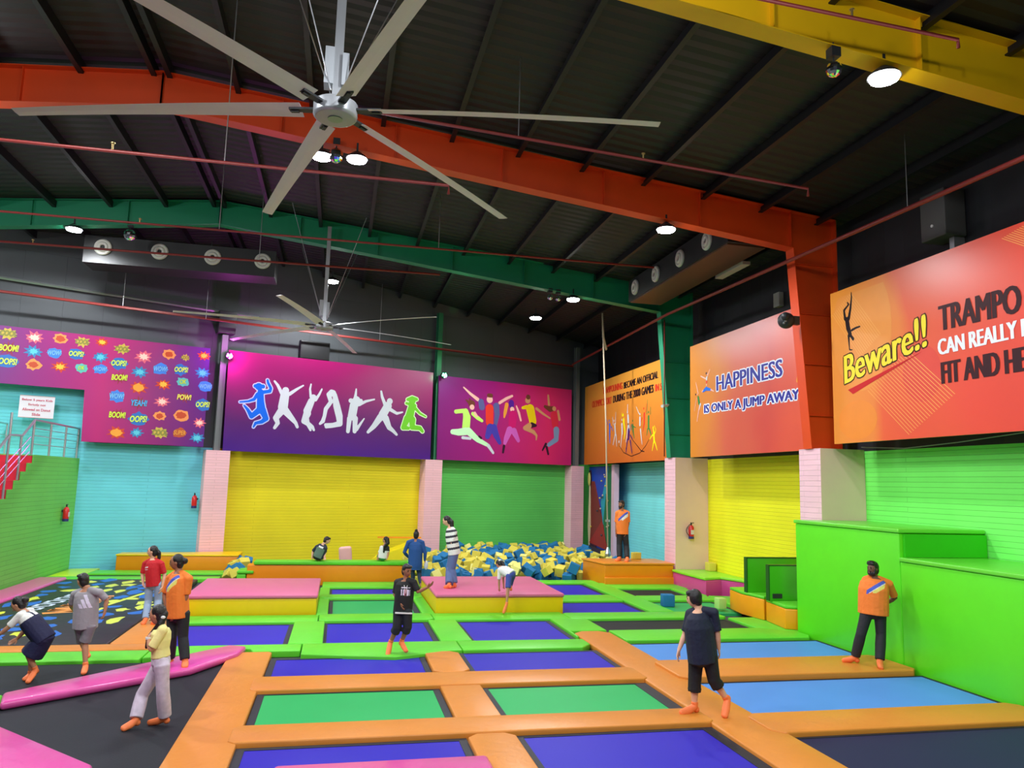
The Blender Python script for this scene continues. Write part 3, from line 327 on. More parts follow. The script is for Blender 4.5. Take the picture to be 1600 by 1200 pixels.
# teal brick behind the balcony goes higher
struct('wall_back', slab_back(MB(), -19, -7.9, 3.95, 5.75, -0.2, 0), brick('teal_brick_back', TEAL, ANG))
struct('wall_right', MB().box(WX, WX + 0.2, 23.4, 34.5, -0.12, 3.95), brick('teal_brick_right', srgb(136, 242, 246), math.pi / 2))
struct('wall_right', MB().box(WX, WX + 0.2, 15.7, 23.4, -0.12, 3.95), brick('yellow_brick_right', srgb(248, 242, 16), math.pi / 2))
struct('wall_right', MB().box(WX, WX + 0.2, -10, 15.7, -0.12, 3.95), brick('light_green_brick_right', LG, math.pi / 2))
# dark cladding above the brick
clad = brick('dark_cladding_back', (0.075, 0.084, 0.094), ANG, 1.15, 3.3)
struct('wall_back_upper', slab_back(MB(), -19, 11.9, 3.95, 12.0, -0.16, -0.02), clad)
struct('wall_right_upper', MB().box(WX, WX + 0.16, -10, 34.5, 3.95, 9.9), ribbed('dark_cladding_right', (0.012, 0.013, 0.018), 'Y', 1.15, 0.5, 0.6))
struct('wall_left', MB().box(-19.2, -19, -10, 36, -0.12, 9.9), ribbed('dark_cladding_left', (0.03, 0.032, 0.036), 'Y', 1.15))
# roof: ridge over x = -3.9
def roof_z(x): return 11.2 - 0.108 * abs(x + 3.9)
rm = ribbed('roof_sheet', (0.015, 0.014, 0.0145), 'Y', 0.30, 0.9, 0.6, 0.3)
for x0, x1 in ((-19.2, -3.9), (-3.9, 12.0)):
    mb = MB()
    z0, z1 = roof_z(x0), roof_z(x1)
    mb.add([(x0, -10, z0), (x1, -10, z1), (x1, 36, z1), (x0, 36, z0), (x0, -10, z0 + .1), (x1, -10, z1 + .1), (x1, 36, z1 + .1), (x0, 36, z0 + .1)],
           [(3, 2, 1, 0), (4, 5, 6, 7), (0, 1, 5, 4), (1, 2, 6, 5), (2, 3, 7, 6), (3, 0, 4, 7)])
    struct('ceiling', mb, rm)
pm = mat('purlin_steel', (0.008, 0.0085, 0.011), 0.5, 0.2)
for k in range(-9, 11):
    if k == 0: xs = (-4.05, -3.75)
    else: xs = (-3.9 + 1.48 * k,)
    for x in xs:
        z = roof_z(x)
        mb = MB().box(x - .02, x + .02, -9.9, 34, z - .22, z - .005).box(x - .08, x + .02, -9.9, 34, z - .24, z - .215)
        struct('trim_roof', mb, pm)
# brick pillars under the columns
pink_b = brick('pink_brick_back', srgb(250, 196, 204), ANG, 1.1, 0.095)
pink_r = [brick('pink_brick_right', srgb(250, 200, 212), math.pi / 2, 1.1, 0.12), mat('peach_side_face', srgb(236, 194, 178), .6, bump=.15, bscale=20, vary=.04)]  # smooth peach for the near and far pillar faces, pink brick elsewhere
def bpillar(x0, x1):
    struct('pillar_back', slab_back(MB(), x0, x1, -0.12, 3.86, -.02, 0.5), pink_b)
bpillar(-4.62, -3.88); bpillar(3.15, 3.85); bpillar(9.95, 10.6)
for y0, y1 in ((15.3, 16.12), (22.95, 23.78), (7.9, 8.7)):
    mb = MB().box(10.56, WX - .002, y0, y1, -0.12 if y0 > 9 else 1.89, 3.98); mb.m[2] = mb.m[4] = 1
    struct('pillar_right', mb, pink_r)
# steel posts of the gable over the back pillars
gp = mat('grey_post', (0.16, 0.18, 0.18), 0.5, 0.2)
gg = mat('green_post', srgb(40, 120, 84), 0.5)
for x, m, z1, lab in ((-4.28, gp, 7.9, 'grey steel gable post between comic board and violet jumper board'),
                      (3.61, gg, 9.9, 'slim green gable post between violet jumper board and magenta kids board'),
                      (10.3, gp, 9.3, 'grey gable post in the far corner right of the magenta board')):
    p = back(x, 0.28)
    mb = MB()
    for o in (-0.09, 0.09):
        mb.obox(p + NB * o + Vector((0, 0, (3.86 + z1) / 2)), UB, NB, (0, 0, 1), .10, .012, (z1 - 3.86) / 2)
    mb.obox(p + Vector((0, 0, (3.86 + z1) / 2)), UB, NB, (0, 0, 1), .012, .09, (z1 - 3.86) / 2)
    tag(obj('gable_post', mb, m, loc=(p.x, p.y, 3.86)), lab, 'steel post')

# ------------------------------------------------------------------ steel portal frames
def frame(y, m, lab, kz=0.0, full=True):
    """I-section frame: column on the right wall, rafters up to the ridge at x = -3.9"""
    root = thing('portal_frame', lab, 'steel frame', (10.9, y, 3.98))
    fw = 0.16
    lowR = lambda x: 10.30 + kz - 0.1135 * (x + 3.9)
    topR = lambda x: 11.0 + kz - 0.1 * (x + 3.9)
    # right column, tapered: narrow at the foot
    mb = MB()
    xi = lambda z: 10.52 - 0.36 * (z - 4.0) / 4.7
    zt = lowR(10.16)
    mb.extrude([(xi(4.0), y - .006, 3.98), (11.30, y - .006, 3.98), (11.30, y - .006, topR(11.3)), (10.16, y - .006, topR(10.16)), (10.16, y - .006, zt)], (0, .012, 0))
    mb.extrude([(xi(4.0) - .01, y - fw, 3.98), (xi(4.0) + .012, y - fw, 3.98), (10.172, y - fw, zt), (10.15, y - fw, zt)], (0, 2 * fw, 0))
    mb.extrude([(11.29, y - fw, 3.98), (11.315, y - fw, 3.98), (11.315, y - fw, topR(11.3)), (11.29, y - fw, topR(11.3))], (0, 2 * fw, 0))
    for z in (4.75, 5.95, 7.15, 8.35):
        mb.box(xi(z) + .012, 11.29, y - .07, y + .07, z - .006, z + .006)
    obj('column', mb, m, root)
    def rafter(x0, x1, low, top, nm):
        mb = MB()
        mb.extrude([(x0, y - .006, low(x0)), (x1, y - .006, low(x1)), (x1, y - .006, top(x1)), (x0, y - .006, top(x0))], (0, .012, 0))
        for g, d in ((low, -.014), (top, .014)):
            mb.extrude([(x0, y - fw, g(x0)), (x1, y - fw, g(x1)), (x1, y - fw, g(x1) + d), (x0, y - fw, g(x0) + d)], (0, 2 * fw, 0))
        n = max(2, int(abs(x1 - x0) / 2.3))
        for i in range(n + 1):
            x = x0 + (x1 - x0) * i / n
            mb.extrude([(x - .006, y - .1, low(x)), (x + .006, y - .1, low(x)), (x + .006, y - .1, top(x)), (x - .006, y - .1, top(x))], (0, .2, 0))
        obj(nm, mb, m, root)
    rafter(-3.9, 10.15, lowR, topR, 'rafter')
    mb = MB().extrude([(10.16, y - fw, topR(10.16)), (11.31, y - fw, topR(11.31)), (11.31, y - fw, topR(11.31) + .014), (10.16, y - fw, topR(10.16) + .014)], (0, 2 * fw, 0))
    obj('knee_plate', mb, m, root)
    rafter(-18.9, -3.9, lambda x: 10.30 + kz + 0.1135 * (x + 3.9), lambda x: 11.0 + kz + 0.1 * (x + 3.9), 'rafter')
    return root
OR_ = mat('orange_red_steel', srgb(226, 72, 16), 0.42)
GR_ = mat('green_steel', srgb(22, 140, 98), 0.42)
YE_ = mat('yellow_steel', srgb(236, 182, 8), 0.42)
frame(15.7, OR_, 'orange red steel portal frame across the middle of the hall')
frame(23.36, GR_, 'green steel portal frame nearest the back wall', 0.12)
frame(8.8, YE_, 'yellow steel portal frame overhead at the top right')

# ------------------------------------------------------------------ flood lamps that hang from the frames
lampm = mat('lamp_face', (0.95, 0.98, 1.0), 0.4, emit=80.0)
def flood(x, y, z, lab, e=1500, tilt=(0, -0.25)):
    root = thing('flood_lamp', lab, 'lamp', (x, y, z + .12))
    obj('housing', MB().tube([(x, y, z + .16), (x, y, z + .06), (x, y, z + .01)], [.07, .2, .23], 20), DARKM(), root)
    obj('bracket', MB().box(x - .02, x + .02, y - .02, y + .02, z + .15, z + .36), DARKM(), root)
    obj('lens', MB().tube([(x, y, z + .012), (x, y, z - .03)], [.21, .19], 24), lampm, root)
    lamp('flood_lamp_light', 'SPOT', (x, y, z - .05), e, LED, 0.17, 168, 0.4)
FL = [(-0.72, 15.7, 9.66, 'round white flood lamp left of the mirror ball under the near fan'),
      (0.0, 15.5, 9.6, 'round white flood lamp right of the mirror ball under the near fan'),
      (7.0, 15.7, 8.86, 'round white flood lamp under the orange red rafter above the right hand duct'),
      (7.25, 8.8, 8.86, 'round white flood lamp under the yellow rafter'),
      (-7.8, 23.36, 9.88, 'round white flood lamp under the green rafter at the far left'),
      (7.15, 23.36, 9.02, 'round white flood lamp under the green rafter beside two small globes'),
      (-0.6, 26.6, 9.8, 'small distant flood lamp above the far fan'),
      (6.72, 26.6, 9.05, 'small distant flood lamp beyond the green rafter near the far corner')]
for i, (x, y, z, lab) in enumerate(FL): flood(x, y, z, lab, (1100, 1100, 900, 700, 1500, 1400, 1700, 1500)[i])

# ------------------------------------------------------------------ big six-blade ceiling fans
def fan(loc, a0, Rr, lab, top):
    x, y, z = loc
    root = thing('ceiling_fan', lab, 'fan', loc)
    grey = mat('fan_grey', (0.40, 0.41, 0.44), 0.4, 0.4)
    bl = mat('fan_blade', (0.80, 0.77, 0.78), 0.45, 0.2)
    obj('motor_hub', MB().tube([(x, y, z + .13), (x, y, z + .10), (x, y, z - .06), (x, y, z - .09)], [.2, .27, .27, .24], 28), grey, root, bevel=.012)
    obj('hub_cap', MB().tube([(x, y, z - .088), (x, y, z - .10)], .09, 20), mat('hub_badge', srgb(150, 180, 150), 0.4), root)
    obj('drop_rod', MB().box(x - .055, x + .055, y - .055, y + .055, z + .12, top), grey, root)
    obj('control_box', MB().box(x - .16, x - .05, y - .1, y + .1, z + .32, z + .8).box(x + .05, x + .13, y - .1, y + .1, z + .32, z + .74), mat('fan_box', (0.42, 0.44, 0.48), 0.5), root)
    for k in range(6):
        a = a0 + k * math.pi / 3
        d = Vector((math.cos(a), math.sin(a), 0)); s = Vector((-math.sin(a), math.cos(a), 0))
        mb = MB(); n = 12; vs = []
        for i in range(n + 1):
            t = i / n; r = .42 + (Rr - .42) * t
            wd = .125 - .04 * t; tw = R(16 - 10 * t)
            c = Vector((x, y, z + .02 - 0.10 * t * t)) + d * r
            sx = s * math.cos(tw) + Vector((0, 0, 1)) * math.sin(tw); up = Vector((0, 0, 1)) * math.cos(tw) - s * math.sin(tw)
            vs += [c + sx * wd, c + up * .016 + sx * wd * .3, c - sx * wd, c - up * .006]
        fs = [(i * 4 + j, i * 4 + (j + 1) % 4, (i + 1) * 4 + (j + 1) % 4, (i + 1) * 4 + j) for i in range(n) for j in range(4)]
        fs += [(3, 2, 1, 0), tuple(range(n * 4, n * 4 + 4))]
        mb.add(vs, fs)
        b = obj('blade', mb, bl, root)
        c = Vector((x, y, z + .02)) + d * .4
        obj('blade_bracket', MB().obox(c, d, s, (0, 0, 1), .17, .05, .014).obox(c + d * .1 + Vector((0, 0, -.02)), d, s, (0, 0, 1), .05, .02, .012), DARKM(), b)
    for k in range(4):
        a = R(45 + 90 * k)
        e = Vector((x + 1.5 * math.cos(a), y + 1.5 * math.sin(a), 0)); e.z = roof_z(e.x) - .1
        obj('guy_wire', MB().tube([(x + .1 * math.cos(a), y + .1 * math.sin(a), z + .25), tuple(e)], .008, 6), STEEL(), root)
fan((-0.29, 9.2, 7.5), R(-13.4), 4.0, 'large grey six blade ceiling fan overhead, the near one', 10.7)
fan((-0.69, 23.1, 7.5), R(16.2), 4.15, 'large grey six blade ceiling fan far off in front of the back wall', 10.6)

# ------------------------------------------------------------------ mirror balls and party lamps
def faceted(c, r, n=12): return MB().ball(c, r, n)
mir = mat('mirror_tiles', (0.85, 0.88, 0.9), 0.06, 1.0)
def mirror_ball(c, r, ztop, lab):
    root = thing('mirror_ball', lab, 'mirror ball', (c[0], c[1], c[2] + r))
    obj('ball', faceted(c, r, 14), mir, root)
    obj('motor', MB().box(c[0] - .07, c[0] + .07, c[1] - .07, c[1] + .07, c[2] + r + .06, c[2] + r + .2).tube([(c[0], c[1], c[2] + r - .01), (c[0], c[1], c[2] + r + .08)], .012, 8), DARKM(), root)
    obj('hanger', MB().tube([(c[0], c[1], c[2] + r + .18), (c[0], c[1], ztop)], .012, 6), DARKM(), root)
mirror_ball((-0.43, 15.6, 9.68), .16, 10.0, 'mirror ball between two flood lamps under the near fan')
mirror_ball((6.37, 8.7, 8.80), .11, 9.2, 'mirror ball clamped under the yellow rafter beside its flood lamp')
mirror_ball((-6.3, 23.3, 9.85), .17, 10.1, 'mirror ball under the green rafter right of the far left flood lamp')
mirror_ball((6.35, 23.3, 9.02), .09, 9.3, 'left of two small globes under the green rafter')
mirror_ball((6.62, 23.3, 9.0), .09, 9.3, 'right of two small globes beside the flood lamp on green rafter')
def party(p, col, lab, e, tgt):
    x, y, z = p
    root = thing('party_light', lab, 'party light', p)
    obj('housing', MB().ball(p, .13, 14), DARKM(), root)
    gm = mat('glow_' + lab[:5], col, 0.4, emit=25)
    for i in range(7):
        a = i * 2.4
        q = Vector(p) + NB * .11 + UB * (.075 * math.cos(a)) + Vector((0, 0, .075 * math.sin(a)))
        if i == 6: q = Vector(p) + NB * .13
        obj('bulb', MB().ball(q, .032, 8), gm, root)
    obj('bracket', MB().obox(Vector(p) - NB * .14, UB, NB, (0, 0, 1), .03, .1, .03), DARKM(), root)
    lamp('party_glow', 'POINT', Vector(p) + NB * .3, e, col, 0.08)
pp = back(-4.2, .75); party((pp.x, pp.y, 7.1), (1.0, 0.08, 0.95), 'magenta party light on the grey post beside the comic board', 110, None)
pp = back(3.62, .75); party((pp.x, pp.y, 7.25), (0.1, 1.0, 0.35), 'green party light on the green post beside the magenta board', 22, None)
# coloured specks thrown on the dark cladding by the party lights
for (x, z, c, e) in ((-5.4, 7.95, (1, .05, .1), 60), (-5.3, 8.1, (.1, .1, 1), 60), (4.3, 10.2, (.05, 1, .2), 120), (1.9, 8.9, (1, .05, .05), 40)):
    q = back(x, 0); s_ = back(x * .6, 4.0)
    lamp('party_beam', 'SPOT', (s_.x, s_.y, 8.6), e, c, 0.02, 5, 0.4, (q.x, q.y, z))
# moving head lamp on the orange column
t = thing('moving_head_lamp', 'round black stage lamp bolted to the orange red column', 'stage lamp', (10.0, 15.5, 6.9))
obj('head', MB().ball((9.86, 15.45, 6.9), (.19, .19, .19), 18).tube([(9.74, 15.3, 6.95), (9.70, 15.22, 6.95)], .09, 14), DARKM(), t, smooth=True)
obj('yoke', MB().box(9.98, 10.2, 15.42, 15.52, 6.82, 7.02), DARKM(), t)
for i in range(5):
    a = i * 1.25
    obj('lens', MB().ball((9.86 - .12, 15.45 - .12 + .06 * math.cos(a), 6.9 + .09 * math.sin(a)), .03, 8), mat('stage_lens', (.2, .22, .22), .1), t)

# ------------------------------------------------------------------ air ducts with round nozzles
dk = mat('duct_black', (0.018, 0.018, 0.02), 0.5)
nzm = mat('nozzle_white', (0.62, 0.6, 0.54), 0.45)
def torus(mb, c, n, R0, r0, k=28, m=8):
    c, n = Vector(c), Vector(n).normalized(); a = n.orthogonal().normalized(); b = n.cross(a); vs = []
    for i in range(k):
        th = 2 * math.pi * i / k; d = a * math.cos(th) + b * math.sin(th)
        vs += [c + d * (R0 + r0 * math.cos(2 * math.pi * j / m)) + n * (r0 * math.sin(2 * math.pi * j / m)) for j in range(m)]
    fs = [(i * m + j, ((i + 1) % k) * m + j, ((i + 1) % k) * m + (j + 1) % m, i * m + (j + 1) % m) for i in range(k) for j in range(m)]
    return mb.add(vs, fs)
def nozzle(c, n, root, r=.2):
    mb = torus(MB(), c, n, r, .055); torus(mb, Vector(c) + Vector(n) * .03, n, r * .55, .05)
    o = obj('nozzle', mb, nzm, root, smooth=True)
    obj('throat', MB().tube([Vector(c) - Vector(n) * .05, Vector(c) + Vector(n) * .0], r * .5, 18), mat('nozzle_dark', (.02, .02, .02), .6), o)
t = thing('air_duct', 'long black air duct with four round nozzles across the back left', 'air duct', (-5, 25.2, 9.3))
obj('duct_body', MB().box(-7.9, -2.35, 24.6, 25.6, 9.28, 10.12), dk, t)
for x, z in ((-7.36, 9.77), (-5.76, 9.78), (-4.22, 9.75), (-2.73, 9.76)): nozzle((x, 24.57, z), (0, -1, 0), t, .2)
t = thing('air_duct', 'black and brown air duct with four nozzles along the right wall', 'air duct', (9.2, 19.3, 8.9))
obj('duct_body', MB().box(8.82, 9.9, 16.2, 22.7, 8.92, 9.60), dk, t)
obj('duct_bottom', MB().box(8.86, 9.88, 16.3, 22.6, 8.88, 8.925), mat('duct_brown', srgb(92, 62, 46), 0.5), t)
for y in (22.06, 20.45, 18.8, 17.22): nozzle((8.79, y, 9.25), (-1, 0, 0), t, .19)
tag(obj('tube_light', MB().box(10.0, 10.22, 17.6, 19.1, 8.86, 8.95), mat('unlit_tube', (.62, .6, .5), .4), loc=(10.1, 18.3, 8.86)), 'long unlit cream batten beside the right hand duct', 'batten light')

# ------------------------------------------------------------------ red sprinkler pipes
pr = mat('red_pipe', srgb(136, 46, 42), 0.45, 0.1)
def pipe(pts, r, lab, drops=(), heads=()):
    root = thing('sprinkler_pipe', lab, 'pipe', pts[0])
    obj('pipe_run', MB().tube(pts, r, 10), pr, root, smooth=True)
    for p in drops:
        p = Vector(p)
        obj('hanger_rod', MB().tube([tuple(p), (p.x, p.y, roof_z(p.x) - .05)], .009, 6), STEEL(), root)
    for p in heads:
        p = Vector(p)
        obj('sprinkler_head', MB().tube([tuple(p), tuple(p + Vector((0, 0, .1)))], .016, 8).tube([tuple(p + Vector((0, 0, .1))), tuple(p + Vector((0, 0, .115)))], .035, 10), mat('brass', (.5, .36, .15), .35, .8), root)
pipe([(-12, 12, 7.72), (1.5, 12, 7.85), (1.5, 12, 7.7)], .026, 'thin red sprinkler pipe crossing below the orange red ridge', [(-2.0, 12, 7.83)], [(-3.6, 12, 7.82)])
pipe([(-0.6, 12.2, 9.1), (8.3, 12.2, 8.65), (8.3, 12.2, 8.5)], .026, 'thin red sprinkler pipe sloping right past the fan blade tip', [(2.7, 12.2, 8.94)], [(5, 12.2, 8.82)])
pipe([(2.0, 8.2, 9.36), (7.95, 8.2, 9.2), (7.95, 8.2, 9.08)], .026, 'thin purplish pipe running in front of the yellow rafter', [], [(6.3, 8.2, 9.25)])
pipe([(-13, 19.2, 8.9), (8.2, 19.2, 9.05)], .026, 'thin red sprinkler pipe in front of the green rafter', [(-3.2, 19.2, 8.98), (2.2, 19.2, 9.0)], [(-5, 19.2, 8.96)])
pipe([(-13, 21.2, 8.72), (2.5, 21.2, 8.88)], .03, 'red sprinkler pipe crossing in front of the duct nozzles', [(-2.45, 21.2, 8.85)], [(-8.0, 21.2, 8.77)])
b0, b1 = back(-15, .9), back(9.9, .55)
pipe([(b0.x, b0.y, 8.3), (b1.x, b1.y, 8.35), (9.95, 32.4, 8.38), (9.95, 22.2, 8.5), (9.95, 9.0, 8.15), (9.95, -8, 7.9)], .045, 'thick red main pipe along the back wall and right wall',
     [(back(-7.4, .8).x, back(-7.4, .8).y, 8.3), (back(-5, .8).x, back(-5, .8).y, 8.3), (back(1, .7).x, back(1, .7).y, 8.33), (9.95, 11.6, 8.22)])
pipe([(10.2, 23.0, 8.5), (10.2, 23.0, 4.0)], .02, 'slim vertical red pipe in front of the orange sports board')
# angle iron along the back cladding
a0, a1 = back(-16, .12), back(-3.2, .12)
tag(obj('angle_rail', MB().tube([(a0.x, a0.y, 9.0), (a1.x, a1.y, 8.72)], .05, 4), mat('galvanised', (.32, .34, .34), .4, .5), loc=(a0.x, a0.y, 9.0)), 'grey angle rail fixed across the dark cladding at back left', 'rail')
def back_box(name, x, w, z0, z1, d, rgb, lab, cat):
    mb = MB(); slab_back(mb, x - w / 2, x + w / 2, z0, z1, .0, d)
    p = back(x, d / 2)
    return tag(obj(name, mb, mat(name + '_black', rgb, .5), loc=(p.x, p.y, z0), bevel=.02), lab, cat)
back_box('box_speaker', -4.25, .55, 7.95, 8.75, .42, (.03, .032, .034), 'dark box speaker above the grey post with the magenta light', 'speaker')
back_box('vent_box', -1.2, 1.05, 7.42, 8.1, .2, (.022, .023, .026), 'flat dark vent box above the violet jumper board', 'vent')
tag(obj('loose_cable', MB().tube([(11.4, 15.0, 4.02), (11.35, 13.6, 3.94), (11.35, 12.2, 4.0), (11.4, 10.6, 4.12), (11.4, 9.2, 4.18)], .012, 6), mat('cable_grey', (.3, .3, .3), .5), loc=(11.4, 15, 4.02)), 'thin grey cable sagging under the beware board', 'cable')
# loudspeaker and small boxes on the dark right wall
t = thing('loudspeaker', 'grey box loudspeaker high on the dark wall above the beware board', 'loudspeaker', (11.4, 12.3, 7.9))
obj('cabinet', MB().box(11.19, 11.69, 12.08, 12.72, 8.02, 8.98), mat('speaker_grey', (.085, .085, .085), .5), t, bevel=.03)
obj('driver', MB().disc((11.19, 12.4, 8.28), (-1, 0, 0), .03, .02), WHITEP(), t)
obj('bracket', MB().box(11.45, 11.695, 12.15, 12.27, 7.5, 8.02), mat('speaker_pipe', (.3, .31, .33), .4, .5), t)
tag(obj('switch_box', MB().box(11.55, 11.7, 18.42, 18.7, 8.05, 8.45), mat('box_grey', (.36, .37, .34), .5), loc=(11.7, 18.5, 8.2), bevel=.01), 'small grey box on the dark wall above the happiness board', 'box')
t = thing('cctv_camera', 'small white camera on the green column in front of the sports board', 'camera', (10.4, 23.3, 5.65))
obj('camera_body', MB().tube([(10.1, 22.95, 5.62), (10.38, 23.2, 5.68)], .05, 12), WHITEP(), t)
obj('mount', MB().tube([(10.36, 23.2, 5.68), (10.48, 23.3, 5.72)], .03, 8), WHITEP(), t)
# ------------------------------------------------------------------ printed boards
def objl(name, mb, mats, parent, smooth=False):
    o = bpy.data.objects.new(name, newmesh(name, mb, mats, (0, 0, 0), smooth)); COL.objects.link(o); o.parent = parent
    return o
PAL = dict(blue=(18, 104, 226), white=(206, 212, 220), lime=(112, 200, 44), lime2=(196, 246, 110), mint=(200, 246, 196), brown=(112, 62, 44), skin=(246, 190, 176), tan=(206, 150, 104),
           red=(232, 60, 46), denim=(92, 96, 150), jeans=(70, 62, 170), dark=(52, 26, 48), amber=(236, 160, 60), purple=(84, 30, 150), rose=(204, 26, 110), orchid=(206, 96, 190), gold=(232, 206, 20),
           crimson=(214, 44, 70), sky=(120, 150, 186), yellow=(248, 232, 20), teal=(30, 110, 110), green=(36, 132, 66), violet=(62, 26, 104), ink=(30, 16, 22), azure=(30, 110, 214),
           glow=(190, 205, 255), limeglow=(214, 240, 190), navytext=(42, 44, 150), textwhite=(236, 240, 250), inkbrown=(58, 24, 30), redtext=(206, 56, 30), beware=(250, 226, 60), beware_edge=(70, 34, 12), bar=(204, 30, 34))
def pal(n): return mat('print_' + n, srgb(*PAL[n]), 0.5, vary=0.02, vscale=6, spec=.2)
BOARDS = {}
def board(key, kind, poly, m, lab, th=0.06):
    us = [p[0] for p in poly]; vs = [p[1] for p in poly]
    uc, vc = (min(us) + max(us)) / 2, (min(vs) + max(vs)) / 2
    if kind == 'B':
        loc = Vector((0, 29.205, 0)) + UB * uc; rz = ANG
    else:
        loc = Vector((10.75, -uc, 0)); rz = -math.pi / 2
    loc.z = vc
    mb = MB()
    mb.extrude([(u - uc, 0, v - vc) for u, v in poly], (0, th, 0))
    o = bpy.data.objects.new('banner_board', newmesh('banner_board', mb, [m])); COL.objects.link(o)
    o.location = loc; o.rotation_euler = (0, 0, rz)
    tag(o, lab, 'banner')
    BOARDS[key] = (o, uc, vc)
    return o
def flatshape(mb, limbs, y, mi, cell=0.022):
    """one clean outline: the union of tapered round-ended limbs [(u, v, r), ...] as a flat sheet facing -Y (marching squares)"""
    P = [p for l in limbs for p in l]
    x0 = min(p[0] - p[2] for p in P) - cell; x1 = max(p[0] + p[2] for p in P) + cell
    z0 = min(p[1] - p[2] for p in P) - cell; z1 = max(p[1] + p[2] for p in P) + cell
    nx, nz = int((x1 - x0) / cell) + 2, int((z1 - z0) / cell) + 2
    segs = []
    for l in limbs:
        if len(l) == 1: segs.append((l[0], l[0]))
        segs += list(zip(l, l[1:]))
    G = [[-9.0] * nz for _ in range(nx)]
    for a, b in segs:
        rm_ = max(a[2], b[2]) + 2 * cell
        i0, i1 = max(0, int((min(a[0], b[0]) - rm_ - x0) / cell)), min(nx - 1, int((max(a[0], b[0]) + rm_ - x0) / cell) + 1)
        j0, j1 = max(0, int((min(a[1], b[1]) - rm_ - z0) / cell)), min(nz - 1, int((max(a[1], b[1]) + rm_ - z0) / cell) + 1)
        dx, dz = b[0] - a[0], b[1] - a[1]; L2 = dx * dx + dz * dz
        for i in range(i0, i1 + 1):
            px = x0 + i * cell - a[0]
            for j in range(j0, j1 + 1):
                pz = z0 + j * cell - a[1]
                t_ = max(0, min(1, (px * dx + pz * dz) / L2)) if L2 else 0
                f_ = a[2] + (b[2] - a[2]) * t_ - math.hypot(px - dx * t_, pz - dz * t_)
                if f_ > G[i][j]: G[i][j] = f_
    for i in range(nx - 1):
        for j in range(nz - 1):
            c = [(i, j), (i + 1, j), (i + 1, j + 1), (i, j + 1)]
            v = [G[a][b] for a, b in c]
            if max(v) <= 0: continue
            pts = []
            for k in range(4):
                (a, b), (d, e) = c[k], c[(k + 1) % 4]; va, vb = v[k], v[(k + 1) % 4]
                if va > 0: pts.append((a, b))
                if (va > 0) != (vb > 0):
                    va, vb = max(va, -2 * cell), max(vb, -2 * cell)
                    q = va / (va - vb); pts.append((a + (d - a) * q, b + (e - b) * q))
            if len(pts) > 2: mb.add([(x0 + p[0] * cell, y, z0 + p[1] * cell) for p in pts], [tuple(range(len(pts)))], mi)
def figure(key, limbs, name, glow=None, grow=0.03, label=None):
    o, uc, vc = BOARDS[key]
    cols = []; mb = MB(); y = -0.003
    loc = lambda pts, g=0: [(u - uc, v - vc, r + g) for u, v, r in pts]
    if glow:
        cols.append(pal(glow)); flatshape(mb, [loc(p, grow) for c, p in limbs], y, 0)
    i = 0
    while i < len(limbs):
        c = limbs[i][0]; grp = []
        while i < len(limbs) and limbs[i][0] == c: grp.append(loc(limbs[i][1])); i += 1
        m = pal(c)
        if m not in cols: cols.append(m)
        y -= .0008
        flatshape(mb, grp, y, cols.index(m))
    f = objl(name, mb, cols, o)
    if label: f['label'] = label
    return f
_txt = {}
def textmesh(body, offset=0.0, shear=0.0):
    k = (body, offset, shear)
    if k not in _txt:
        cu = bpy.data.curves.new('t', 'FONT'); cu.body = body; cu.offset = offset; cu.shear = shear; cu.resolution_u = 3
        ob = bpy.data.objects.new('t', cu); COL.objects.link(ob)
        me = bpy.data.meshes.new_from_object(ob.evaluated_get(bpy.context.evaluated_depsgraph_get()))
        vs = [(v.co.x, v.co.y) for v in me.vertices]; fs = [tuple(p.vertices) for p in me.polygons]
        bpy.data.objects.remove(ob); bpy.data.curves.remove(cu); bpy.data.meshes.remove(me)
        _txt[k] = (vs, fs)
    return _txt[k]
def lettering(key, body, quad, col, outline=None, off=0.02, ooff=0.06, shear=0.0, name='lettering', upright=False, smear=0.0, osmear=0.0):
    """text fitted into the (TL, BL, TR, BR) quad of the board"""
    o, uc, vc = BOARDS[key]
    TL, BL, TR, BR = [Vector((p[0] - uc, p[1] - vc)) for p in quad]
    e1 = BR - BL; W = e1.length; e1.normalize()
    H = ((TL - BL).length + (TR - BR).length) / 2
    e2 = Vector((0, 1)) if upright else Vector((-e1.y, e1.x))
    base, _ = textmesh(body, off, shear)
    x0, x1 = min(p[0] for p in base), max(p[0] for p in base); y0, y1 = min(p[1] for p in base), max(p[1] for p in base)
    mb = MB(); cols = []
    for (of, c, y, sm) in ([(ooff, outline, -.005, osmear)] if outline else []) + [(off, col, -.008, smear)]:
        vs, fs = textmesh(body, of, shear)
        m = pal(c); cols.append(m)
        if not sm: ks = [(0, 0)]
        elif y > -.007: ks = [(.0, .0)] + [((1 if j in (0, 1, 7) else -1 if j in (3, 4, 5) else 0) * sm * 1.5, (1 if j in (1, 2, 3) else -1 if j in (5, 6, 7) else 0) * sm * 1.1) for j in range(8)] + [(sm * 2.2, 0), (-sm * 2.2, 0)]
        else: ks = [(k * sm, 0) for k in (-1, -.5, 0, .5, 1)]                 # heavy strokes
        for n_, (kx, ky) in enumerate(ks):
            P = [BL + e1 * (W * (p[0] - x0) / (x1 - x0) + kx) + e2 * (H * (p[1] - y0) / (y1 - y0) + ky) for p in vs]
            mb.add([(p.x, y - .0001 * n_, p.y) for p in P], [f for f in fs], len(cols) - 1)
    return objl(name, mb, cols, o)

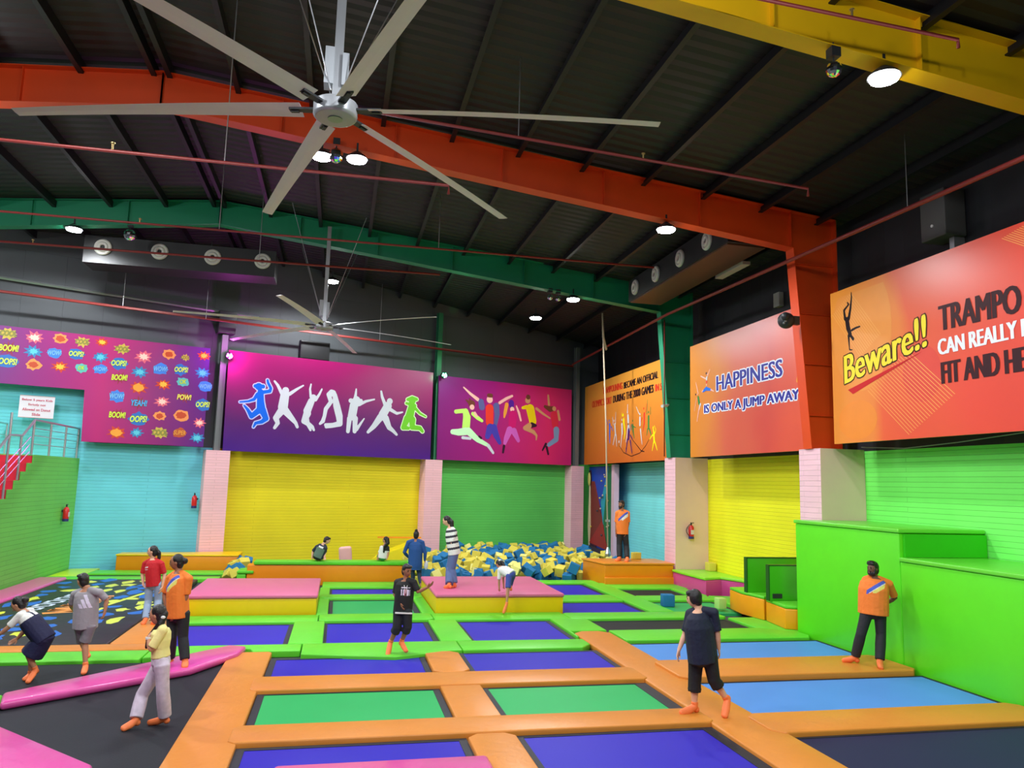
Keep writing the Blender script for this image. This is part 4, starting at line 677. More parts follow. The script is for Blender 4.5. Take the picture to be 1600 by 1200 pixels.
E_ = 0.0
F = DATA['figs']; T = DATA['text']
VI, MA, PU = srgb(92, 22, 140), srgb(222, 24, 122), srgb(140, 28, 120)
board('b1', 'B', [(-15, 7.34), (-4.86, 7.34), (-4.84, 3.95), (-8.46, 3.95), (-8.51, 5.58), (-15, 5.60)],
      gradient('banner_comic', [(0.0, srgb(62, 20, 126)), (.45, srgb(108, 28, 128)), (.72, srgb(184, 28, 112)), (.88, srgb(132, 28, 112)), (1, srgb(80, 22, 126))], 'X', 12, 0.06, .12, .4),
      'purple to pink L-shaped banner covered with small comic word bursts')
board('b2', 'B', [(-4.24, 7.36), (3.70, 7.36), (3.72, 3.86), (-4.2, 3.86)],
      gradient('banner_jumpers', [(0.0, srgb(58, 8, 140)), (.35, srgb(84, 22, 104)), (.62, srgb(138, 22, 98)), (1, srgb(176, 14, 106))], 'Z', 4.4, 0.0, .3, .35),
      'violet and magenta banner with seven jumping silhouettes, blue to white to green')
board('b3', 'B', [(3.97, 7.28), (10.68, 7.28), (10.72, 3.88), (4.02, 3.88)],
      gradient('banner_kids', [(0.0, srgb(120, 16, 118)), (.4, srgb(160, 20, 120)), (.75, srgb(214, 36, 104)), (1, srgb(178, 24, 112))], 'X', 8, 0.0, .25, .3),
      'magenta banner with five printed children leaping, nearest the far corner')
board('b4', 'R', [(-33.0, 7.45), (-23.6, 7.45), (-23.6, 3.93), (-33.0, 3.93)],
      gradient('banner_sport', [(0.0, srgb(214, 104, 30)), (.5, srgb(226, 138, 44)), (1, srgb(232, 160, 60))], 'Z', 4, 0.0, .15, .3),
      'orange banner about trampolining as a games sport, behind the white rope')
board('b5', 'R', [(-22.25, 7.5), (-15.95, 7.5), (-15.95, 3.97), (-22.25, 3.97)],
      gradient('banner_happy', [(0.0, srgb(226, 140, 40)), (.22, srgb(224, 136, 60)), (.45, srgb(222, 104, 76)), (.7, srgb(214, 78, 66)), (1, srgb(232, 92, 60))], 'X', 6.6, 0.0, .5, .45),
      'orange and red banner reading HAPPINESS IS ONLY A JUMP AWAY')
board('b6', 'R', [(-15.05, 7.5), (-9.05, 7.5), (-9.05, 4.07), (-15.05, 4.07)],
      gradient('banner_beware', [(0.0, srgb(240, 150, 50)), (.28, srgb(238, 134, 56)), (.34, srgb(234, 96, 52)), (.6, srgb(230, 78, 52)), (1, srgb(222, 60, 50))], 'X', 7.2, -0.04, .55, .38),
      'red and orange banner with yellow Beware lettering, nearest on the right wall')
names = ['blue', 'white', 'white', 'white', 'white', 'white', 'lime']
for i, l in enumerate(F['b2']):
    figure('b2', l, 'jumper_silhouette', {0: 'glow', 6: 'limeglow'}.get(i), .035)
for l in F['b3']: figure('b3', l, 'printed_child')
for l in F['b4']: figure('b4', l, 'sport_silhouette')
for l in F['b5']: figure('b5', l, 'printed_jumper')
# lighter shapes printed on the beware board
def blob(key, pts, col, name):
    o, uc, vc = BOARDS[key]
    mb = MB().add([(u - uc, -.002, v - vc) for u, v in pts], [tuple(range(len(pts)))])
    return objl(name, mb, mat('print_' + name + str(col), srgb(*col), 0.36, vary=.05), o)
def ell(cu, cv, a, b, n=28): return [(cu + a * math.cos(2 * math.pi * i / n), cv + b * math.sin(2 * math.pi * i / n)) for i in range(n)]
blob('b6', [p for p in ell(-14.05, 6.5, .95, 1.35) if p[1] < 7.5 and p[0] > -15.05], (240, 150, 62), 'orange_shape')
blob('b6', ell(-14.25, 4.55, .62, .42), (242, 140, 46), 'amber_shape')
blob('b6', ell(-12.35, 5.3, .5, .55), (226, 72, 52), 'red_shape')
def stripes(key, u0, v0, du, dv, n, step, name):
    o, uc, vc = BOARDS[key]; mb = MB()
    for i in range(n):
        u, v = u0 + step[0] * i - uc, v0 + step[1] * i - vc
        mb.add([(u, -.003, v), (u + .022, -.003, v), (u + du + .022, -.003, v + dv), (u + du, -.003, v + dv)], [(0, 1, 2, 3)])
    return objl(name, mb, mat('print_stripe', srgb(246, 168, 84), .36), o)
stripes('b6', -13.9, 5.15, 1.15, -1.0, 20, (.062, .035), 'thin_stripes')
stripes('b6', -15.0, 7.0, .9, -1.1, 14, (.05, .028), 'thin_stripes')
stripes('b6', -10.4, 7.35, .8, -.5, 9, (.05, .01), 'thin_stripes')
for l in F['b6']: figure('b6', l, 'handstand_silhouette')
o, uc, vc = BOARDS['b6']
bq = T['bar']
objl('red_dash', MB().add([(p[0] - uc, -.006, p[1] - vc) for p in bq], [(0, 1, 2)]), pal('bar'), o)
lettering('b6', 'Beware!!', T['bew'], 'beware', 'beware_edge', 0.0, 0.0, 0.0, upright=True, smear=.022, osmear=.024)
def ext(q, k):                                   # the same line, k times as long
    TL, BL, TR, BR = [Vector(p) for p in q]
    return [TL, BL, TL + (TR - TL) * k, BL + (BR - BL) * k]
lettering('b6', 'TRAMPO', T['tr1'], 'inkbrown', None, 0.0, smear=.026)
lettering('b6', 'CAN REALLY M', ext(T['tr2'], 1.25), 'textwhite', None, 0.0, smear=.018)
lettering('b6', 'FIT AND HE', ext(T['tr3'], 1.36), 'inkbrown', None, 0.0, smear=.026)
lettering('b5', 'HAPPINESS', T['hap1'], 'navytext', 'textwhite', 0.0, 0.0, smear=.024, osmear=.030)
lettering('b5', 'IS ONLY A JUMP AWAY', T['hap2'], 'navytext', 'textwhite', 0.0, 0.0, smear=.024, osmear=.030)
lettering('b4', 'TRAMPOLINING', T['oly1a'], 'redtext', None, 0.0, smear=.026)
lettering('b4', 'BECAME AN OFFICIAL', T['oly1b'], 'ink', None, 0.0, smear=.026)
lettering('b4', 'OLYMPIC SPORT', T['oly2a'], 'redtext', None, 0.0, smear=.026)
lettering('b4', 'DURING THE 2000 GAMES', T['oly2b'], 'ink', None, 0.0, smear=.026)
lettering('b4', 'IN SY', T['oly2c'], 'redtext', None, 0.0, smear=.026)
# comic bursts
rnd = random.Random(5)
CK = dict(cool=('COOL', (206, 180, 70), (150, 150, 60), (90, 110, 40)), oops=('OOPS!', (40, 110, 190), (206, 238, 96), (30, 60, 60)), boom=('BOOM!', None, (216, 232, 60), (60, 60, 20)),
          wow=('WOW!', (60, 130, 226), (30, 90, 200), (20, 40, 120)), bang=('', (206, 60, 36), (240, 160, 50), None), pink=('', (226, 100, 120), (250, 210, 190), None), zap=('', (52, 130, 186), (90, 200, 220), None),
          pow=('POW!', None, (236, 226, 90), (60, 60, 20)),
          yeah=('YEAH!', None, (70, 170, 226), (20, 60, 120)), orange=('', (240, 150, 80), (196, 70, 30), None), burst=('', (208, 62, 30), (250, 190, 60), None), ok=('OK', (90, 190, 180), (186, 226, 70), (30, 70, 40)),
          super=('SUPER', (190, 80, 40), (236, 150, 50), (150, 60, 20)))
PAL.update(ck_text=(24, 40, 30))
for i, (u, v, k, wd) in enumerate(DATA['comic']):
    word, bgc, fg, _ = CK[k]
    o, uc, vc = BOARDS['b1']; mb = MB(); cols = []
    def cm(c):
        key = 'comic_%d_%d_%d' % c
        m = mat(key, srgb(*c), .42, vary=.03)
        if m not in cols: cols.append(m)
        return cols.index(m)
    h = wd * .27; hw = wd / 2
    x, z = u - uc, v - vc
    spiky = k in ('boom', 'zap', 'burst', 'bang', 'pink', 'cool', 'yeah')
    def star(a, b, n, dep, y, mi, jit=.15):
        pts = []
        for j in range(2 * n):
            t = math.pi * j / n; r = (1 if j % 2 == 0 else dep) * (1 + rnd.uniform(-jit, jit))
            pts.append((x + a * r * math.cos(t), y, z + b * r * math.sin(t)))
        mb.add(pts + [(x, y, z)], [(j, (j + 1) % (2 * n), 2 * n) for j in range(2 * n)], mi)
    if bgc:
        star(hw * (1.05 if spiky else 1), h * 1.5, 9 if spiky else 8, .62 if spiky else .88, -.003, cm(bgc))
    else:
        star(hw * .95, h * 1.5, 11, .45, -.003, cm((150, 40, 60)))
    if not word:
        star(hw * .62, h * .85, 8, .6 if k in ('zap', 'burst', 'pink') else .9, -.005, cm(fg))
    ob = None
    if word:
        vs, fs = textmesh(word, .035, .12); v2, f2 = textmesh(word, .06, .12)
        x0, x1 = min(p[0] for p in vs), max(p[0] for p in vs); y0, y1 = min(p[1] for p in vs), max(p[1] for p in vs)
        sw = hw * (1.75 if k != 'ok' else 1.0); sh = h * 1.35
        tilt = rnd.uniform(.0, .12)
        for (VV, FF, y, c) in ((v2, f2, -.006, (24, 40, 60)), (vs, fs, -.009, fg if k not in ('wow',) else (120, 190, 250))):
            mb.add([(x + sw * ((p[0] - x0) / (x1 - x0) - .5), y, z + sh * ((p[1] - y0) / (y1 - y0) - .5) + tilt * (p[0] - x0) / (x1 - x0) * .2) for p in VV], FF, cm(c))
    objl('comic_burst', mb, cols, o)
# notice over the balcony
s = DATA['text']
board('sign', 'B', [(-10.2, 5.28), (-9.28, 5.28), (-9.28, 4.6), (-10.2, 4.6)], mat('notice_white', srgb(222, 214, 226), .4), 'white notice with red writing above the steel balcony railing', .03)
PAL['notice'] = (196, 70, 96)
for i, (tx, wd) in enumerate((('Below 5 years Kids', .80), ('Strictly not', .46), ('Allowed on Donut', .74), ('Slide', .22))):
    z = 5.10 - i * .145
    lettering('sign', tx, [(-9.74 - wd / 2, z + .085), (-9.74 - wd / 2, z), (-9.74 + wd / 2, z + .085), (-9.74 + wd / 2, z)], 'notice', None, .02)
o, uc, vc = BOARDS['sign']
objl('notice_frame', MB().box(-.46, .46, -.008, 0, .325, .34).box(-.46, .46, -.008, 0, -.34, -.325), mat('notice_edge', srgb(190, 150, 150), .4), o)

# ------------------------------------------------------------------ left: green side wall, stairs, balcony rail
lw = brick('green_brick_left', srgb(112, 208, 84), math.pi / 2, 2.0, .12)
prof = [(26.83, -.12), (26.83, 3.43), (23.06, 3.43)]
z = 3.43; y = 23.06
steps = []
for i in range(12):
    z -= .23; prof.append((y, z)); steps.append((y, z)); y -= .36; prof.append((y, z))
prof += [(18.0, z), (18.0, -.12)]
mb = MB(); mb.extrude([(-8.1, a, b) for a, b in prof], (-.03, 0, 0))
struct('wall_left_low', mb, lw)
struct('floor_balcony', MB().box(-15, -8.24, 23.06, 26.6, 3.2, 3.43), mat('balcony_floor', srgb(120, 200, 90), .5))
t = thing('staircase', 'red painted stairs behind the green brick wall at the far left', 'stairs', (-8.9, 21, 0))
mb = MB()
rd = mat('red_stair', srgb(206, 40, 62), .45)
for (yy, zz) in steps:
    obj('step', MB().box(-9.9, -8.135, yy - .36, yy + .02, zz - .03, zz).box(-9.9, -8.135, yy - .005, yy + .02, zz, zz + .2), rd, t)
t = thing('balcony_railing', 'steel balcony railing above the green brick wall at far left', 'railing', (-8.1, 25, 3.43))
st = STEEL()
for yy in (23.06, 24.33, 25.57, 26.7):
    obj('post', MB().tube([(-8.17, yy, 3.43), (-8.17, yy, 4.36)], .03, 8), st, t)
obj('handrail', MB().tube([(-8.17, 23.06, 4.37), (-8.17, 26.75, 4.37)], .032, 10), st, t)
for zz in (3.72, 3.95, 4.15):
    obj('rail', MB().tube([(-8.17, 23.06, zz), (-8.17, 26.75, zz)], .012, 6), st, t)
t = thing('stair_railing', 'sloping steel handrail beside the red stairs at the left edge', 'railing', (-8.17, 22, 3))
obj('handrail', MB().tube([(-8.17, 23.06, 4.36), (-8.17, 22.35, 3.9), (-8.17, 21.55, 3.88), (-8.17, 18.6, 1.9)], .032, 10), st, t)
for yy, z0, z1 in ((21.55, 2.1, 4.45), (20.2, 1.2, 2.95), (22.3, 2.75, 3.88)):
    obj('post', MB().tube([(-8.17, yy, z0), (-8.17, yy, z1)], .03, 8), st, t)
for k in range(3):
    obj('rail', MB().tube([(-8.17, 22.9, 3.9 - .2 * k), (-8.17, 18.7, 1.6 - .2 * k)], .012, 6), st, t)
t = thing('far_railing', 'second steel railing on the far side of the red stairs', 'railing', (-9.9, 23, 3))
obj('handrail', MB().tube([(-9.95, 26.0, 4.4), (-9.95, 22.9, 4.4), (-9.95, 21.0, 3.3)], .03, 8), st, t)
for yy in (26.0, 24.4, 22.9): obj('post', MB().tube([(-9.95, yy, 3.43), (-9.95, yy, 4.4)], .025, 8), st, t)
for zz in (3.75, 4.05): obj('rail', MB().tube([(-9.95, 26.0, zz), (-9.95, 22.9, zz)], .012, 6), st, t)

# ------------------------------------------------------------------ fire extinguishers
def extinguisher(p, ax, lab, hose=True, r=.085, h=.42):
    """hangs on a wall; ax points out of the wall"""
    p = Vector(p); a = Vector(ax).normalized(); c = p + a * (r + .03); s_ = Vector((-a.y, a.x, 0))
    root = thing('fire_extinguisher', lab, 'fire extinguisher', tuple(c))
    redm = mat('extinguisher_red', srgb(206, 28, 32), .3)
    obj('cylinder', MB().tube([c + Vector((0, 0, z)) for z in (0.02, .05, h - .08, h - .03, h)], [r * .9, r, r, r * .75, r * .3], 18), redm, root, smooth=True)
    obj('base_band', MB().tube([c + Vector((0, 0, z)) for z in (-.01, .07)], r * 1.03, 18), mat('band_blue', srgb(40, 44, 110), .4), root)
    o = obj('valve', MB().tube([c + Vector((0, 0, h - .01)), c + Vector((0, 0, h + .06))], .025, 10), DARKM(), root)
    obj('handle', MB().obox(c + Vector((0, 0, h + .07)) + s_ * .03, s_, a, (0, 0, 1), .06, .012, .012), DARKM(), o)
    mb = MB()
    for k in range(7):
        pass
    if hose:
        pts = [c + Vector((0, 0, h + .03)) - s_ * .02]
        for k in range(9):
            t_ = k / 8; pts.append(c - s_ * (.06 + .12 * math.sin(math.pi * t_)) + Vector((0, 0, h + .02 - .38 * t_)) + a * .02)
        obj('hose', MB().tube(pts, .012, 8), DARKM(), root, smooth=True)
    obj('label_sheet', MB().obox(c + a * r * .98 + Vector((0, 0, .2)), s_, a, (0, 0, 1), .05, .008, .07), mat('paper_label', srgb(214, 190, 200), .5), root)
    obj('wall_bracket', MB().obox(p + a * .015 + Vector((0, 0, .3)), s_, a, (0, 0, 1), .05, .018, .03), DARKM(), root)
extinguisher((-8.1, 25.7, 1.52), (1, 0, 0), 'red fire extinguisher on the green brick wall at far left', False)
q = back(-4.7, .28)
extinguisher((-4.62, q.y, 1.9), (-1, 0, 0), 'red fire extinguisher on the side of the leftmost pink pillar', False)
extinguisher((11.05, 22.95, 1.42), (0, -1, 0), 'red fire extinguisher with black hose on the pink pillar beside the yellow wall')
# ------------------------------------------------------------------ trampoline beds, pads
BED = dict(blue=mat('bed_blue', srgb(50, 42, 176), 0.5, vary=.05, bump=.08, bscale=120, vscale=1.5, spec=.12), green=mat('bed_green', srgb(50, 172, 96), 0.5, vary=.05, bump=.08, bscale=120, vscale=1.5, spec=.12),
           sky=mat('bed_sky', srgb(86, 144, 218), 0.5, vary=.08, bump=.08, bscale=120, vscale=1.0, spec=.12), black=mat('bed_black', srgb(44, 45, 48), 0.6, vary=.12, bump=.12, bscale=90, vscale=1.2, spec=.12),
           navy=mat('bed_navy', srgb(40, 42, 74), 0.6, vary=.08, bump=.08, bscale=120, vscale=1.0, spec=.12), slate=mat('bed_slate', srgb(40, 42, 48), 0.6, vary=.12, bump=.15, bscale=60, vscale=1.0, spec=.12))
def bed(x0, x1, y0, y1, col, lab, edge=(0.0, .1, .1, .1), z=-.055):
    """edge: dark spring cover width near, far, left, right"""
    n, f, l, r = edge
    o = obj('trampoline', MB().box(x0 + l, x1 - r, y0 + n, y1 - f, -.12, z), BED[col], loc=((x0 + x1) / 2, (y0 + y1) / 2, -.12))
    tag(o, lab, 'trampoline')
    mb = MB()
    if f: mb.box(x0, x1, y1 - f, y1, -.12, z + .006)
    if n: mb.box(x0, x1, y0, y0 + n, -.12, z + .006)
    if l: mb.box(x0, x0 + l, y0 + n, y1 - f, -.12, z + .006)
    if r: mb.box(x1 - r, x1, y0 + n, y1 - f, -.12, z + .006)
    if mb.v: obj('spring_cover', mb, BLACKV(), o)
    return o
def bedpoly(poly, col, lab, z=-.055, name='trampoline'):
    cx = sum(p[0] for p in poly) / len(poly); cy = sum(p[1] for p in poly) / len(poly)
    return tag(obj(name, MB().prism(poly, -.12, z), BED[col], loc=(cx, cy, -.12)), lab, 'trampoline')
def pad(x0, x1, y0, y1, m, lab, z=0.0, ch=0.0, name='safety_pad'):
    """soft vinyl pad with rounded edges; ch cuts the corners"""
    if ch: poly = [(x0 + ch, y0), (x1 - ch, y0), (x1, y0 + ch), (x1, y1 - ch), (x1 - ch, y1), (x0 + ch, y1), (x0, y1 - ch), (x0, y0 + ch)]
    else: poly = [(x0, y0), (x1, y0), (x1, y1), (x0, y1)]
    return padpoly(poly, m, lab, z, name)
def padpoly(poly, m, lab, z=0.0, name='safety_pad', z0=-.12, bev=.022):
    cx = sum(p[0] for p in poly) / len(poly); cy = sum(p[1] for p in poly) / len(poly)
    return tag(obj(name, MB().prism(poly, z0, z), m, loc=(cx, cy, z0), bevel=bev, seg=4), lab, 'safety pad')
O_, L_, P_ = ORANGE(), LIME(), PINK()
# orange court, two columns
bed(-.96, 1.63, 12.5, 13.9, 'blue', 'blue trampoline bed, left of two just in front of the long lime pad', (0, .06, .1, .1))
bed(2.24, 4.87, 12.5, 14.05, 'blue', 'blue trampoline bed, right of two just in front of the long lime pad', (0, .06, .1, .1))
bed(-.96, 1.62, 10.15, 11.73, 'green', 'green trampoline bed, left one of the orange court', (0, .05, .1, .1))
bed(2.24, 4.87, 10.13, 11.7, 'green', 'green trampoline bed, right one beside the walking boy in navy', (0, .05, .1, .2))
bed(-.97, 1.66, 7.3, 9.5, 'blue', 'nearest blue trampoline bed at lower left, partly behind a pink pad', (0, .08, .1, .1))
bed(2.25, 4.87, 7.3, 9.5, 'blue', 'nearest large blue trampoline bed at the bottom centre of the photo', (0, .08, .1, .16))
pad(-1.66, -.97, 6.8, 14.3, O_, 'long orange pad along the left side of the orange court', -.004, .06)
pad(1.64, 2.24, 12.52, 14.02, O_, 'short orange pad between the two blue beds behind', .004, .14)
pad(1.63, 2.24, 10.17, 11.72, O_, 'short orange pad between the two green beds', 0)
pad(1.66, 2.25, 6.8, 9.5, O_, 'orange pad between the two nearest blue beds', .004, .12)
pad(4.88, 5.66, 6.8, 15.66, O_, 'long orange pad between the court and the light blue beds', -.004, .2)
pad(-1.08, 4.95, 11.73, 12.5, O_, 'orange cross pad between the blue beds and the green beds', .012, .08)
pad(-1.08, 4.95, 9.52, 10.15, O_, 'orange cross pad in front of the green beds', .012, .08)
# light blue section on the right
bed(5.68, 9.85, 12.8, 14.55, 'sky', 'light blue trampoline bed behind the man in orange', (0, .05, 0, .06))
bed(5.66, 9.85, 9.82, 11.6, 'sky', 'light blue trampoline bed in front of the man in orange', (0, .05, 0, .06))
bed(5.6, 9.85, 6.8, 8.97, 'navy', 'dark navy trampoline bed in the bottom right corner', (0, .05, 0, .06))
pad(5.45, 9.83, 11.62, 12.8, O_, 'wide orange pad the bearded man in orange stands on', .04, .12)
pad(5.48, 9.83, 8.98, 9.8, O_, 'orange pad between the light blue and the dark navy bed', .014, .14)
# long lime pads across
pad(-9.5, -3.02, 13.9, 14.6, L_, 'lime pad at the left in front of the big patterned air bag', 0)
padpoly([(-3.0, 14.02), (-2.1, 14.3), (-1.78, 14.68), (-1.36, 14.56), (-1.3, 14.32), (-.5, 14.32), (-.5, 14.88), (-3.0, 14.88)], L_, 'lime pad behind the upper tip of the pink bar')
padpoly([(-.48, 14.02), (.3, 13.82), (1.1, 13.66), (1.65, 13.85), (2.1, 14.05), (2.34, 14.08), (2.34, 14.88), (-.48, 14.88)], L_, 'lime pad under the jumping boy in black', .006)
padpoly([(2.36, 14.08), (4.62, 14.1), (4.86, 14.4), (4.86, 14.85), (2.36, 14.88)], L_, 'lime pad in front of the right blue bed of the lime court', .004)
# lime court
bed(-2.9, -.75, 14.9, 17.08, 'blue', 'blue trampoline bed in front of the left pink and yellow crash mat', (0, .06, .05, .1))
bed(-.13, 2.06, 14.9, 17.15, 'blue', 'blue trampoline bed in the middle of the lime court behind the boy in black', (0, .08, .06, .12))
bed(2.66, 4.8, 14.9, 17.12, 'blue', 'blue trampoline bed in front of the right pink and yellow crash mat', (0, .06, .08, .1))
bed(-.06, 2.02, 17.96, 20.3, 'green', 'green trampoline bed between the two pink crash mats', (0, .1, .08, .14))
bed(-.1, 2.1, 20.95, 22.35, 'blue', 'narrow blue trampoline bed in front of the long orange bench', (0, .1, .08, .08))
pad(-.75, -.13, 14.9, 17.12, L_, 'short lime pad between the left and middle blue beds', .006)
pad(2.06, 2.66, 14.9, 17.12, L_, 'short lime pad between the middle and right blue beds', .006)
pad(-3.0, -.28, 17.12, 17.94, L_, 'lime pad along the front of the left crash mat', 0)
pad(-.26, 2.2, 17.15, 17.96, L_, 'lime pad between the green bed and the middle blue bed', .012, .1)
pad(2.22, 5.3, 17.14, 17.98, L_, 'lime pad along the front of the right crash mat', 0)
pad(-.34, -.08, 17.98, 22.34, L_, 'narrow lime pad along the right side of the left crash mat', 0)
pad(2.03, 2.32, 17.98, 22.3, L_, 'narrow lime pad along the left side of the right crash mat', 0)
pad(-.3, 2.3, 20.3, 20.95, L_, 'lime pad between the green bed and the far narrow blue bed', .012, .1)
pad(-.3, 2.6, 22.36, 23.55, L_, 'lime pad in front of the long orange bench', 0)
# right lime section
bed(5.42, 7.55, 20.7, 23.15, 'blue', 'far blue trampoline bed right of the crash mat, close to the foam pit', (0, .1, 0, .1))
bed(5.42, 7.58, 17.98, 19.66, 'blue', 'blue trampoline bed directly right of the crash mat', (0, .08, 0, .12))
bed(8.18, 9.9, 20.5, 21.9, 'black', 'small dark trampoline bed in front of the orange platform', (0, .08, .06, .1))
bed(8.25, 10.1, 17.82, 19.6, 'green', 'green trampoline bed with a blue foam cube lying on it', (0, .1, .06, .12))
bed(5.68, 9.12, 15.67, 17.0, 'black', 'long black trampoline bed behind the light blue beds', (0, .07, .06, .1))
pad(5.4, 8.1, 23.16, 23.9, L_, 'lime pad at the edge of the foam pit behind the far blue bed', 0)
pad(5.42, 7.56, 19.67, 20.7, L_, 'lime pad between the two blue beds right of the crash mat', 0)
pad(7.58, 8.2, 17.9, 23.14, L_, 'lime pad between the blue beds and the small dark bed', .006)
pad(8.2, 10.5, 21.92, 22.92, L_, 'lime pad along the front of the orange platform', 0)
pad(8.22, 10.3, 19.62, 20.48, L_, 'lime pad between the small dark bed and the green bed', .006)
pad(9.92, 10.4, 20.5, 21.9, L_, 'lime pad at the foot of the pink pillar with the extinguisher', 0)
padpoly([(10.12, 17.0), (9.16, 17.02), (9.16, 15.66), (9.8, 15.2), (10.4, 15.5), (11.4, 20.2), (10.42, 20.48), (10.3, 19.62)], L_, 'lime pad in front of the two orange step boxes', -.004)
pad(5.3, 9.14, 17.0, 17.82, L_, 'lime pad between the green bed and the long black bed', .01, .08)
padpoly([(5.69, 14.62), (9.7, 14.58), (9.83, 14.8), (9.83, 15.2), (9.14, 15.66), (5.69, 15.66)], L_, 'broad lime pad in front of the long black bed', .008)
padpoly([(4.82, 15.1), (4.87, 15.1), (4.87, 15.68), (5.66, 15.69), (5.66, 16.98), (5.3, 17.12), (4.82, 17.12)], L_, 'short lime pad left of the long black bed', .004)
# left: dark beds, pink bars, air bag
bedpoly([(-9.5, 7.0), (-1.66, 7.0), (-1.66, 14.0), (-3.0, 13.88), (-9.5, 13.88)], 'slate', 'large dark grey trampoline bed under the girl in yellow and the pink bar')
PB = [(-4.22, 11.82), (-4.06, 11.32), (-2.05, 12.92), (-1.5, 13.95), (-1.42, 14.5), (-1.72, 14.62)]
padpoly(PB, P_, 'long slanting pink bar pad between two dark beds', .06, 'bar_pad', -.054, .05)
padpoly([(-4.7, 10.9), (-4.06, 11.3), (-4.22, 11.84), (-5.6, 11.2)], L_, 'small lime pad at the left end of the pink bar', .03, 'safety_pad', -.054, .03)
padpoly([(-5.5, 11.0), (-3.72, 10.42), (-2.3, 8.95), (-1.7, 7.3), (-3.5, 7.0)], P_, 'large pink pad in the bottom left corner', .05, 'corner_pad', -.054, .05)
t = tag(obj('crash_mat', MB().box(-.5, 1.75, 7.25, 8.62, -.055, .06), P_, loc=(.6, 8, -.055), bevel=.05), 'pink pad at the bottom edge over the nearest blue bed', 'pad')
# air bag with printed patches
ab = tag(obj('air_bag', MB().prism([(-7.3, 15.1), (-3.82, 15.1), (-3.82, 24.0), (-7.3, 24.0)], -.12, .02), mat('airbag_black', srgb(44, 44, 48), .42, vary=.15, bump=.5, bscale=1.6, vscale=1.2, spec=.2), loc=(-5.6, 19.5, -.12), bevel=.04),
         'big black air bag printed with blue and yellow splashes beside green wall', 'air bag')
rnd = random.Random(11)
yb, bb = mat('splash_yellow', srgb(216, 226, 70), .4), mat('splash_blue', srgb(30, 96, 196), .4)
pts = []
for i in range(900):
    p = (rnd.uniform(-7.1, -4.05), 15.5 + 8.3 * rnd.random() ** .9)
    if (p[0] > -4.9 and p[1] < 17.2): continue
    if -6.6 < p[0] < -5.1 and 18.0 < p[1] < 21.3: continue
    if all(math.hypot((p[0] - q[0]) * 1.25, (p[1] - q[1]) * .75) > .44 for q in pts): pts.append(p)
for i, p in enumerate(pts[:85]):
    n = 9; a0 = rnd.random() * 6; sx = rnd.uniform(.12, .27); sy = rnd.uniform(.2, .5)
    poly = [(p[0] + sx * math.cos(a0 + 6.283 * j / n) * rnd.uniform(.45, 1.2), p[1] + sy * math.sin(a0 + 6.283 * j / n) * rnd.uniform(.45, 1.2)) for j in range(n)]
    obj('printed_splash', MB().add([(x, y, .0215) for x, y in poly] + [(p[0], p[1], .0215)], [(j, (j + 1) % n, n) for j in range(n)]), yb if i % 5 in (0, 2) else bb, ab)
# big printed lettering strokes on the air bag
def stroke(pts_, w_, m, nm):
    mb = MB()
    for a, b in zip(pts_, pts_[1:]):
        d = Vector((b[0] - a[0], b[1] - a[1])); n_ = Vector((-d.y, d.x)).normalized() * w_
        mb.add([(a[0] + n_.x, a[1] + n_.y, .0225), (a[0] - n_.x, a[1] - n_.y, .0225), (b[0] - n_.x, b[1] - n_.y, .0225), (b[0] + n_.x, b[1] + n_.y, .0225)], [(0, 1, 2, 3)])
    obj(nm, mb, m, ab)
og = mat('splash_orange', srgb(240, 150, 70), .4); wh = mat('splash_white', srgb(206, 220, 240), .4)
for k in range(4):
    y = 18.3 + k * .62
    stroke([(-5.95 + .05 * k, y), (-5.35 + .05 * k, y + .25), (-5.95 + .05 * k, y + .42), (-5.35 + .05 * k, y + .6)], .1, og, 'printed_letter')
for k in range(5):
    y = 18.7 + k * .5
    stroke([(-6.5 + .06 * k, y), (-6.2 + .06 * k, y + .1), (-6.2 + .06 * k, y + .38), (-6.5 + .06 * k, y + .36), (-6.5 + .06 * k, y)], .045, wh, 'printed_letter')
stroke([(-5.05, 17.9), (-4.95, 19.0)], .05, yb, 'printed_letter'); stroke([(-5.0, 19.3), (-4.6, 21.3)], .06, yb, 'printed_letter')
pad(-3.8, -3.02, 15.12, 21.0, O_, 'orange pad along the right side of the air bag under the girl in red', .01, .05)
pad(-9.5, -3.04, 14.62, 15.1, O_, 'narrow orange pad along the front of the air bag', .01)
padpoly([(-8.05, 18.5), (-7.32, 18.5), (-7.32, 24.2), (-8.05, 24.2)], P_, 'pink pad between the green brick wall and the air bag', .06, 'safety_pad', -.12, .06)
pad(-8.05, -3.3, 24.25, 24.85, L_, 'lime pad behind the air bag', 0)
bed(-7.2, -3.4, 24.87, 25.5, 'black', 'narrow black bed behind the air bag in front of the left bench', (0, 0, 0, 0))
pad(-7.2, -3.3, 25.5, 26.4, L_, 'lime pad in front of the left orange bench', 0)
padpoly([(-8.05, 24.86), (-7.22, 24.86), (-7.22, 26.9), (-8.05, 26.75)], mat('chartreuse_vinyl', srgb(186, 224, 40), .35), 'yellow green pad in the corner by the left green wall', 0)

